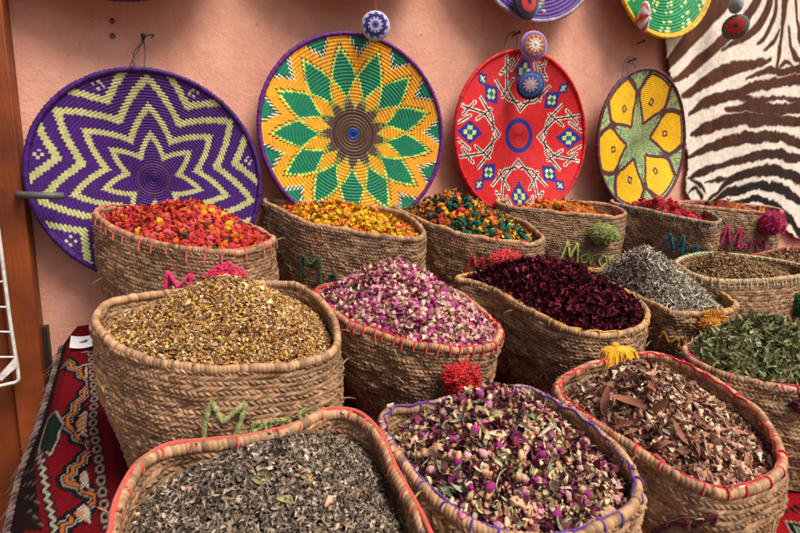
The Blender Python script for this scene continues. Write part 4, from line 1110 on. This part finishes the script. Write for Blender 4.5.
root, sh, bv = basket('F', RIM['F'], .250, .62, 'basket with magenta pompom and magenta lettering under the striped hide', (206, 90, 110), 'run', .93, 16)
lettering(root, bv, [[(716, 243), (718.6, 247), (727.8, 224.6), (729, 244), (741, 227), (737, 247)], [(745, 236.4), (737, 244), (739, 250), (745, 244), (745.6, 249.5)], [(749, 249.5), (751.4, 240.4), (756.7, 239)], [(759, 241.7), (755, 245.6), (756, 251), (760.6, 248), (759, 241.7)], [(767, 239), (762.7, 244), (764.5, 249), (768.5, 247)]], MAG, .0029)
pompom(root, bv, 766, 224, 11.5, (200, 20, 104), 'ball', 1.0, 5)
hp = Heap(sh, (704, 197), .030, 1.5, seed=6)
back_pods('F', ('bits of mixed petals in the magenta pompom basket', 'the magenta pompom basket'), hp, 6, .015, .0150, [(.5, (200, 110, 50), 'small orange flower head heaped in {}', 'orange flower heads in {}'), (.3, (180, 60, 56), 'small red flower head heaped in {}', 'red flower heads in {}'), (.2, (70, 96, 60), 'small green flower head heaped in {}', 'green flower heads in {}')], [(130, 70, 40), (120, 50, 40)], 26)

# ---- second row
def layered(heap, rs, mb, layers, surf):
    heap.surface(mb, surf, rs)
    for protos, k, size, spread, cols, probs, tilt, lift, second in layers:
        P, n = heap.sample(k, rs)
        scatter(mb, protos, P + n * (rs.uniform(-.2, 1, len(P)) * lift)[:, None], n, size * rs.uniform(1 - spread, 1 + spread, len(P)), cols, rs, tilt, probs, second)

root, sh, bv = basket('G', RIM['G'], .192, .80, 'large basket of golden chamomile bits with lime lettering, at the left of the middle row', None, 'none', 1.08, 31)
lettering(root, bv, [[(203.7, 438), (206, 422), (212, 400), (223, 422), (245.7, 402), (241, 420), (236, 434)], [(261, 421), (253, 424), (252, 431), (260, 428), (264, 421), (266, 430)], [(270, 430), (271, 421), (277, 419)], [(287, 418), (281, 421), (283, 428), (290, 424), (287, 418)], [(306, 408), (298, 414), (302, 421), (309, 417)]], (150, 154, 92), .0028)
rs = RS(41); hp = Heap(sh, (226, 276), .022, 1.15, seed=11)
mb = MB(); fl = [p_flake(rs, .6, .6) for _ in range(14)]; sd = [p_seed(rs, .6) for _ in range(8)]; ch = [p_chip(rs, .6, .3) for _ in range(10)]
GC = [(178, 138, 92), (150, 110, 70), (206, 176, 130), (112, 78, 50), (204, 150, 44), (136, 110, 66), (218, 200, 170)]
layered(hp, rs, mb, [(fl, 14500, .0049, .4, GC, [.30, .26, .13, .19, .035, .055, .03], .7, .0025, None), (ch, 7000, .0042, .4, GC, [.29, .24, .18, .16, .03, .06, .04], .8, .003, None), (sd, 800, .0046, .35, [(214, 164, 50), (200, 150, 50), (186, 146, 84)], None, .9, .004, None), (fl, 110, .0095, .3, [(214, 190, 150), (196, 150, 80), (120, 84, 50)], None, .5, .004, None)], (96, 66, 38))
rim_bits(mb, sh, fl, 26, 0.0055, GC, rs)
stuff('chamomile_heap', hp, mb, M_HERB, 'golden brown heap of dried chamomile bits in the large middle row basket', 'dried herb')

HEAP_H = []
root, sh, bv = basket('H', RIM['H'], .162, .66, 'red stitched basket with a round red pompom, full of pink rosebuds', (206, 30, 40), 'dense', 1.03, 32)
pompom(root, bv, 460, 376, 17.5, (212, 18, 28), 'ball', 1.05, 6)
rs = RS(42); hp = Heap(sh, (392, 262), .004, 1.15, seed=12); HEAP_H.append(hp)
mb = MB(); buds = [p_bud(rs) for _ in range(8)]
PK = [(162, 66, 114), (206, 150, 158), (126, 50, 84), (216, 184, 168), (188, 96, 140), (170, 128, 108)]
SEP = [(164, 140, 102), (138, 120, 80), (184, 162, 122), (108, 84, 58)]
layered(hp, rs, mb, [(buds, 1000, .0115, .2, PK, None, 2.0, .002, SEP), ([p_flake(rs, .8, .7) for _ in range(10)], 3200, .0088, .35, PK + [(206, 186, 160), (120, 90, 80), (186, 160, 120)], None, .8, .005, None), ([p_leaf(rs, .16, .5) for _ in range(6)], 500, .009, .3, SEP, None, .7, .005, None)], (90, 50, 62))
rim_bits(mb, sh, buds, 6, 0.009, PK, rs)
stuff('rosebud_heap', hp, mb, M_HERB, 'loose petals and underlying buds of the pink rosebud heap', 'rosebuds')
P, n = hp.spaced(420, .0090, rs); vis = hp.visible(P, n); P, n = P[vis], n[vis]; o_ = np.argsort(np.linalg.norm(P - CAM, axis=1))[:250]
HB = 'the red pompom basket'
individuals('dried_rosebud', 'rosebud', hp, 0, 0, .0108, [(.32, (164, 60, 116), 'purplish pink dried rosebud heaped in ' + HB, 'purplish pink rosebuds in ' + HB), (.32, (212, 152, 166), 'pale pink dried rosebud heaped in ' + HB, 'pale pink rosebuds in ' + HB), (.18, (126, 38, 84), 'dark wine dried rosebud heaped in ' + HB, 'dark wine rosebuds in ' + HB), (.18, (214, 186, 162), 'faded cream pink dried rosebud heaped in ' + HB, 'cream pink rosebuds in ' + HB)], rs, M_HERB, p_bud, .25, 2.0, SEP, (P[o_], n[o_]))

root, sh, bv = basket('I', RIM['I'], .175, .66, 'basket of dark purple hibiscus petals with a golden yellow tassel', (204, 158, 50), 'run', 1.0, 33)
lettering(root, bv, [[(494, 382), (495.6, 359.6), (504.6, 373), (513.6, 362.6), (512, 382)], [(533, 374), (527, 378), (529, 384), (534, 380), (535, 386)], [(545, 373), (540.6, 377.6), (543.6, 383.6), (548.7, 379), (545, 373)]], (150, 108, 40), .0023)
pompom(root, bv, 602, 352, 18, (224, 164, 16), 'tassel', 1.05, 7, .034)
rs = RS(43); hp = Heap(sh, (540, 261), .006, 1.35, seed=13)
mb = MB(); pt = [p_flake(rs, .75, 1.0, 5, 4) for _ in range(14)]; lf = [p_leaf(rs, .3, .8) for _ in range(10)]
layered(hp, rs, mb, [(pt, 3400, .0108, .35, [(88, 26, 36), (110, 38, 50), (52, 20, 27), (142, 62, 76), (70, 26, 38)], [.3, .16, .36, .06, .12], 1.0, .006, None), (lf, 2200, .0140, .35, [(90, 28, 40), (56, 22, 30), (120, 42, 56), (138, 48, 60)], [.35, .35, .2, .1], .9, .008, None)], (30, 12, 20))
stuff('hibiscus_heap', hp, mb, M_HERB, 'heap of crinkled dark purple hibiscus petals in the yellow tassel basket', 'dried petals')

root, sh, bv = basket('J', RIM['J'], .166, .62, 'basket of silvery grey curled leaves with an orange yellow tassel', (204, 158, 50), 'run', .96, 34)
lettering(root, bv, [[(657, 348), (664, 330.5), (668.6, 343), (678, 337), (676.6, 348)], [(688, 338), (683, 342), (684, 347), (689, 344), (690, 348)]], (180, 120, 30), .0023)
pompom(root, bv, 708, 321, 12, (214, 146, 24), 'ball', 1.3, 8)
rs = RS(44); hp = Heap(sh, (640, 248), .034, 1.2, seed=14)
mb = MB(); cu = [p_leaf(rs, .12, 1.6, 12) for _ in range(18)]
layered(hp, rs, mb, [(cu, 4600, .0175, .35, [(206, 198, 182), (170, 161, 144), (228, 221, 206), (178, 165, 138), (130, 121, 106)], None, .8, .007, None)], (70, 66, 62))
stuff('grey_leaf_heap', hp, mb, M_HERB, 'heap of silvery grey curled leaves in the orange yellow tassel basket', 'dried leaves')

root, sh, bv = basket('K', RIM['K'], .189, .74, 'wide basket of brown seeds with a green pompom at the right edge', (188, 196, 150), 'dense', .95, 35)
pompom(root, bv, 798, 304, 12.5, (22, 124, 44), 'ball', .9, 9)
rs = RS(45); hp = Heap(sh, (716, 254), .030, 1.3, seed=15)
mb = MB(); sd = [p_seed(rs, .4) for _ in range(8)]; lf = [p_leaf(rs, .16, .6) for _ in range(8)]
layered(hp, rs, mb, [(sd, 4200, .0070, .3, [(156, 122, 86), (130, 100, 68), (180, 148, 108), (104, 78, 54)], None, .8, .004, None), (lf, 1500, .010, .3, [(150, 120, 84), (104, 84, 56), (128, 116, 76)], None, .7, .005, None)], (70, 52, 36))
stuff('seed_heap', hp, mb, M_HERB, 'low heap of brown cumin like seeds in the green pompom basket', 'seeds')

root, sh, bv = basket('L', RIM['L'], .168, .80, 'red stitched basket behind the brown seeds at the right edge', (190, 60, 60), 'dense', .95, 36)
rs = RS(46); hp = Heap(sh, (786, 251), .008, 1.4, seed=16)
mb = MB(); lf = [p_leaf(rs, .3, .6) for _ in range(8)]; fl = [p_flake(rs) for _ in range(8)]
layered(hp, rs, mb, [(lf, 1200, .013, .3, [(120, 116, 80), (150, 120, 90), (90, 92, 60), (170, 130, 110)], None, .8, .005, None), (fl, 1600, .009, .3, [(160, 110, 90), (130, 90, 60), (186, 160, 130)], None, .8, .005, None)], (80, 64, 44))
stuff('herb_mix_heap', hp, mb, M_HERB, 'brown and green herb mix in the red stitched basket at the right edge', 'dried herb')

# ---- front row
root, sh, bv = basket('M', RIM['M'], .156, .84, 'basket heaped with long green leaves at the right edge of the front row', (206, 40, 84), 'run', .98, 37)
pompom(root, bv, 799, 405, 8, (110, 24, 60), 'ball', 1.0, 10)
rs = RS(47); hp = Heap(sh, (762, 322), .006, 1.35, seed=17)
mb = MB(); lf = [p_leaf(rs, .17, 1.0, 12) for _ in range(22)]
MG = [(132, 136, 94), (164, 166, 126), (100, 106, 68), (182, 182, 148), (130, 122, 84)]
layered(hp, rs, mb, [(lf, 2700, .031, .35, MG, [.34, .22, .26, .08, .1], .6, .008, None), ([p_leaf(rs, .1, .3) for _ in range(5)], 300, .022, .3, [(120, 110, 76), (90, 86, 54)], None, .6, .008, None)], (50, 54, 34))
rim_bits(mb, sh, lf, 7, 0.02, MG, rs)
stuff('verbena_leaf_heap', hp, mb, M_HERB, 'heap of long curled green leaves in the basket at the right edge', 'dried leaves')

root, sh, bv = basket('N', RIM['N'], .160, .76, 'red threaded basket of brown bark chips in the front row', (200, 26, 44), 'run', 1.04, 38)
lettering(root, bv, [[(655, 533), (672, 522), (688, 518), (686, 528)], [(694, 526), (706, 517), (716, 514), (712, 524)]], (84, 16, 26), .0030)
rs = RS(48); hp = Heap(sh, (636, 368), .026, 1.2, seed=18, peak_dy=.012)
mb = MB(); ch = [p_chip(rs, .5, .14) for _ in range(18)]; fl = [p_flake(rs, .5, .5) for _ in range(10)]; sd = [p_seed(rs, .6) for _ in range(6)]
NC = [(140, 98, 80), (176, 136, 112), (98, 68, 56), (206, 176, 150), (158, 114, 94), (220, 200, 174), (70, 50, 44)]
layered(hp, rs, mb, [(ch, 3600, .0098, .45, NC, [.22, .2, .18, .14, .12, .06, .08], .7, .006, None), (fl, 2600, .0115, .45, NC, [.22, .2, .18, .14, .12, .06, .08], .7, .007, None), ([p_chip(rs, .32, .06) for _ in range(10)], 300, .0200, .4, NC, [.22, .22, .14, .16, .14, .06, .06], .5, .009, None), (sd, 400, .0070, .3, [(150, 110, 76), (90, 62, 46), (200, 170, 130)], None, .9, .006, None)], (52, 36, 28))
rim_bits(mb, sh, ch, 16, 0.008, NC, rs)
stuff('bark_chip_heap', hp, mb, M_HERB, 'heap of brown bark chips and spices in the red threaded basket', 'bark chips', False)
def pieces(name, cat, heap, px, size, col, make, label, group, rs, mat=M_HERB, tilt=.4, lift=.35, asp=None):
    """single larger pieces lying where the photograph shows them"""
    f = grid_faces(heap.nphi, heap.nrho, True)
    bvh = BVHTree.FromPolygons([tuple(p) for p in heap.G.reshape(-1, 3)], [tuple(int(a) for a in q) for q in f])
    for i, (u, v, ang, sz) in enumerate(px):
        p, n = hit(bvh, u, v)
        if p is None: continue
        M = rot_from(n[None], rs, tilt)[0]
        x = RGT * math.cos(ang) + UP * math.sin(ang); z = M[:, 2]; x = x - z * np.dot(x, z); x /= np.linalg.norm(x); y = np.cross(z, x)
        pr = make(rs); m = MB(); m.add(pr[0], pr[1], np.clip(lin(col) * (1 + .12 * rs.normal(size=(len(pr[0]), 1))) * rs.uniform(.85, 1.15), .004, 1))
        o = link(name, m.mesh(name, mat)); o.scale = (size * sz,) * 3
        o.rotation_euler = __import__('mathutils').Matrix(np.stack([x, y, z], -1).tolist()).to_euler(); o.location = p + n * size * sz * lift * .3
        tag(o, label[i] if isinstance(label, list) else label, cat, group)
pieces('dried_flower_head', 'flower head', HEAP_H[0], [(322, 288.5, 0, 1)], .014, (216, 160, 36), p_pod, 'single yellow flower head at the left rim of the rosebud basket', None, RS(77), M_POD, .4, 1.2)
pieces('bark_strip', 'bark strip', hp, [(608, 403, 1.4, 1.1), (630, 405, -.8, 1.2), (655, 412, 1.0, 1.1), (676, 437, -1.1, 1), (696, 425, -.5, .9), (662, 447, .1, 1), (622, 426, -.1, .9), (648, 394, 1.2, 1.0), (690, 452, 1.3, .9), (602, 395, .4, .8)], .034, (138, 92, 72), lambda r: p_leaf(r, .26, .45, 10), 'long reddish brown bark strip on the bark chip heap', 'bark strips on the bark chip heap', rs, lift=1.0)
pieces('star_anise', 'star anise', hp, [(655, 393, 0, 1), (668, 405, 0, .9), (722, 465, 0, 1), (640, 383, 0, .9)], .019, (92, 54, 36), p_star, 'brown star anise lying on the bark chip heap', 'star anise on the bark chip heap', rs)
pieces('resin_lump', 'resin lump', hp, [(708, 400, .2, 1.3), (760, 446, .3, 1.4), (712, 432, 0, .8), (738, 470, .4, 1.0), (690, 396, .2, .8), (728, 448, 1, .8), (742, 478, .1, .8)], .017, (206, 164, 136), p_pod, 'pale pinkish lump of resin on the bark chip heap', 'resin lumps on the bark chip heap', rs)
pieces('dark_nut', 'nut', hp, [(757, 476, 0, 1), (576, 394, 0, .8), (768, 466, 0, .8)], .013, (50, 38, 32), p_seed, 'dark round nut at the edge of the bark chip heap', 'dark nuts on the bark chip heap', rs)

root, sh, bv = basket('O', RIM['O'], .160, .82, 'purple threaded basket of mixed rosebuds and roots, front and centre', (84, 50, 130), 'run', 1.08, 39)
rs = RS(49); hp = Heap(sh, (496, 387), .024, 1.15, seed=19, peak_dy=.015)
mb = MB(); pt = [p_flake(rs, .75, .9, 5, 4) for _ in range(12)]; cu = [p_leaf(rs, .15, 1.7, 12) for _ in range(12)]; sd = [p_seed(rs, .75) for _ in range(8)]; ch = [p_chip(rs, .5, .2) for _ in range(10)]
layered(hp, rs, mb, [(pt, 4200, .0092, .4, [(104, 44, 66), (140, 70, 96), (70, 34, 48), (186, 140, 122), (172, 150, 112)], [.24, .18, .2, .2, .18], .9, .005, None), (cu, 520, .0200, .4, [(160, 162, 130), (132, 134, 100), (186, 182, 150)], None, .8, .008, None), ([p_leaf(rs, .45, 1.3, 9) for _ in range(10)], 260, .0150, .3, [(206, 180, 150), (190, 150, 132), (178, 168, 130), (104, 52, 70)], None, .9, .008, None), (ch, 160, .0125, .3, [(206, 178, 142), (178, 140, 104)], None, .7, .008, None), (sd, 420, .0066, .35, [(196, 160, 116), (214, 188, 150), (160, 116, 84), (186, 130, 96)], None, .9, .006, None), (ch, 800, .0090, .4, [(206, 180, 140), (170, 130, 96), (120, 84, 62)], None, .8, .006, None), ([p_bud(rs) for _ in range(6)], 120, .0105, .2, [(176, 96, 140), (150, 60, 120), (190, 130, 150), (200, 160, 150)], None, 2.0, .006, SEP), ([p_leaf(rs, .05, .3) for _ in range(4)], 120, .022, .3, [(176, 158, 110), (140, 130, 90)], None, .6, .009, None)], (60, 34, 40))
rim_bits(mb, sh, pt, 18, 0.0085, PK, rs)
stuff('flower_mix_heap', hp, mb, M_HERB, 'heap of mixed petals, seeds and leaves in the purple threaded basket', 'dried flowers')
P, n = hp.spaced(90, .016, rs); vis = hp.visible(P, n, 0); P, n = P[vis][:40], n[vis][:40]
OB = 'the purple threaded basket'
individuals('dried_rosebud', 'rosebud', hp, 0, 0, .0110, [(.55, (160, 52, 124), 'bright magenta rosebud in the flower mix of ' + OB, 'magenta rosebuds in ' + OB), (.45, (206, 148, 156), 'pale pink rosebud in the flower mix of ' + OB, 'pale pink rosebuds in ' + OB)], rs, M_HERB, p_bud, .45, 2.0, SEP, (P, n))
pieces('ginger_root', 'ginger root', hp, [(437, 452, .6, 1.25), (521, 510, -.8, 1.0), (403, 451, -.25, .8), (601, 513, .3, .9), (499, 437, 1.0, .7), (486, 468, 1.3, .75)], .029, (200, 158, 124),
       p_root, ['long pale ginger root on the left of the flower mix', 'plump pale ginger root low in the middle of the flower mix', 'short ginger root beside the left rim of the flower mix', 'pale ginger piece by the right front rim of the flower mix', 'small ginger root near the top of the flower mix', 'upright slim ginger root in the middle of the flower mix'], 'ginger roots on the flower mix', rs, tilt=.2, lift=.6)
pieces('star_anise', 'star anise', hp, [(573, 509, 0, 1.1), (588, 480, 0, .9)], .020, (104, 62, 44), p_star, ['star anise near the front rim of the flower mix', 'star anise on the right slope of the flower mix'], 'star anise on the flower mix', rs)
pieces('red_berry', 'berry', hp, [(506, 413, 0, 1), (470, 456, 0, 1), (516, 446, 0, 1.1), (478, 463, 0, .8)], .0095, (170, 26, 50), p_seed, 'small bright red berry on the flower mix', 'red berries on the flower mix', rs, tilt=1, lift=1.2)
pieces('yellow_petal', 'petal', hp, [(416, 443, -1.0, 1)], .024, (186, 146, 40), lambda r: p_leaf(r, .35, .4), 'yellow petal at the left of the flower mix', None, rs)
pieces('curled_leaf', 'leaf', hp, [(452, 415, .2, 1), (460, 424, .9, 1), (445, 486, -.7, 1.2), (545, 468, 1.3, 1.0), (512, 402, .3, 1), (538, 412, -1, 1.1), (628, 490, .9, .9), (575, 445, 1.2, .8), (465, 490, .2, 1.1), (493, 396, .5, 1), (480, 405, -.3, .9)], .030, (138, 148, 120), lambda r: p_leaf(r, .2, 1.2, 12), 'curled pale green leaf on the flower mix', 'curled leaves on the flower mix', rs, lift=.6)

root, sh, bv = basket('P', RIM['P'], .165, .84, 'coral threaded basket of grey crushed herb in the front left corner', (196, 84, 66), 'top', 1.10, 40)
rs = RS(50); hp = Heap(sh, (268, 450), .030, 1.5, seed=20, peak_dy=.015)
mb = MB(); fl = [p_flake(rs, .5, .7) for _ in range(14)]; lf = [p_leaf(rs, .22, .8, 6) for _ in range(14)]
PC = [(130, 115, 101), (101, 88, 77), (164, 150, 132), (188, 172, 153), (73, 63, 56), (140, 117, 94)]
layered(hp, rs, mb, [(fl, 10500, .0052, .4, PC, [.30, .24, .16, .04, .16, .1], .7, .004, None), (lf, 7800, .0064, .35, PC, [.30, .22, .18, .06, .14, .1], .7, .005, None), ([p_leaf(rs, .06, .2, 4) for _ in range(4)], 500, .010, .3, [(150, 130, 100), (120, 104, 80)], None, .6, .005, None)], (48, 43, 38))
rim_bits(mb, sh, fl, 34, 0.006, PC, rs)
stuff('grey_herb_heap', hp, mb, M_HERB, 'heap of grey crushed herb in the coral threaded front left basket', 'dried herb')
pieces('fallen_leaf', 'leaf', hp, [(263, 479, .2, 1), (286, 503, -.3, .9)], .018, (150, 142, 86), lambda r: p_leaf(r, .5, .4), ['pale green leaf flake on the grey herb heap', 'olive yellow leaf flake low on the grey herb heap'], 'leaf flakes on the grey herb', rs)
pieces('orange_petal', 'petal', hp, [(299, 477, 0, 1), (308, 483, .4, 1), (306, 478, .8, .8)], .008, (206, 140, 50), p_chip, 'small orange petal bit on the grey herb heap', 'orange petal bits on the grey herb', rs, lift=1)
pieces('pale_chip', 'chip', hp, [(326, 505, .3, 1.1), (191, 507, .4, .8), (163, 528, .6, 1), (252, 495, .2, .6), (322, 474, .2, .8), (193, 493, 0, 1)], .012, (196, 160, 130), p_chip, 'pale tan chip on the grey herb heap', 'pale chips on the grey herb', rs, lift=1)
pieces('violet_petal', 'petal', hp, [(171, 494, .5, 1)], .011, (110, 60, 130), p_flake, 'single violet petal on the grey herb heap', None, rs)
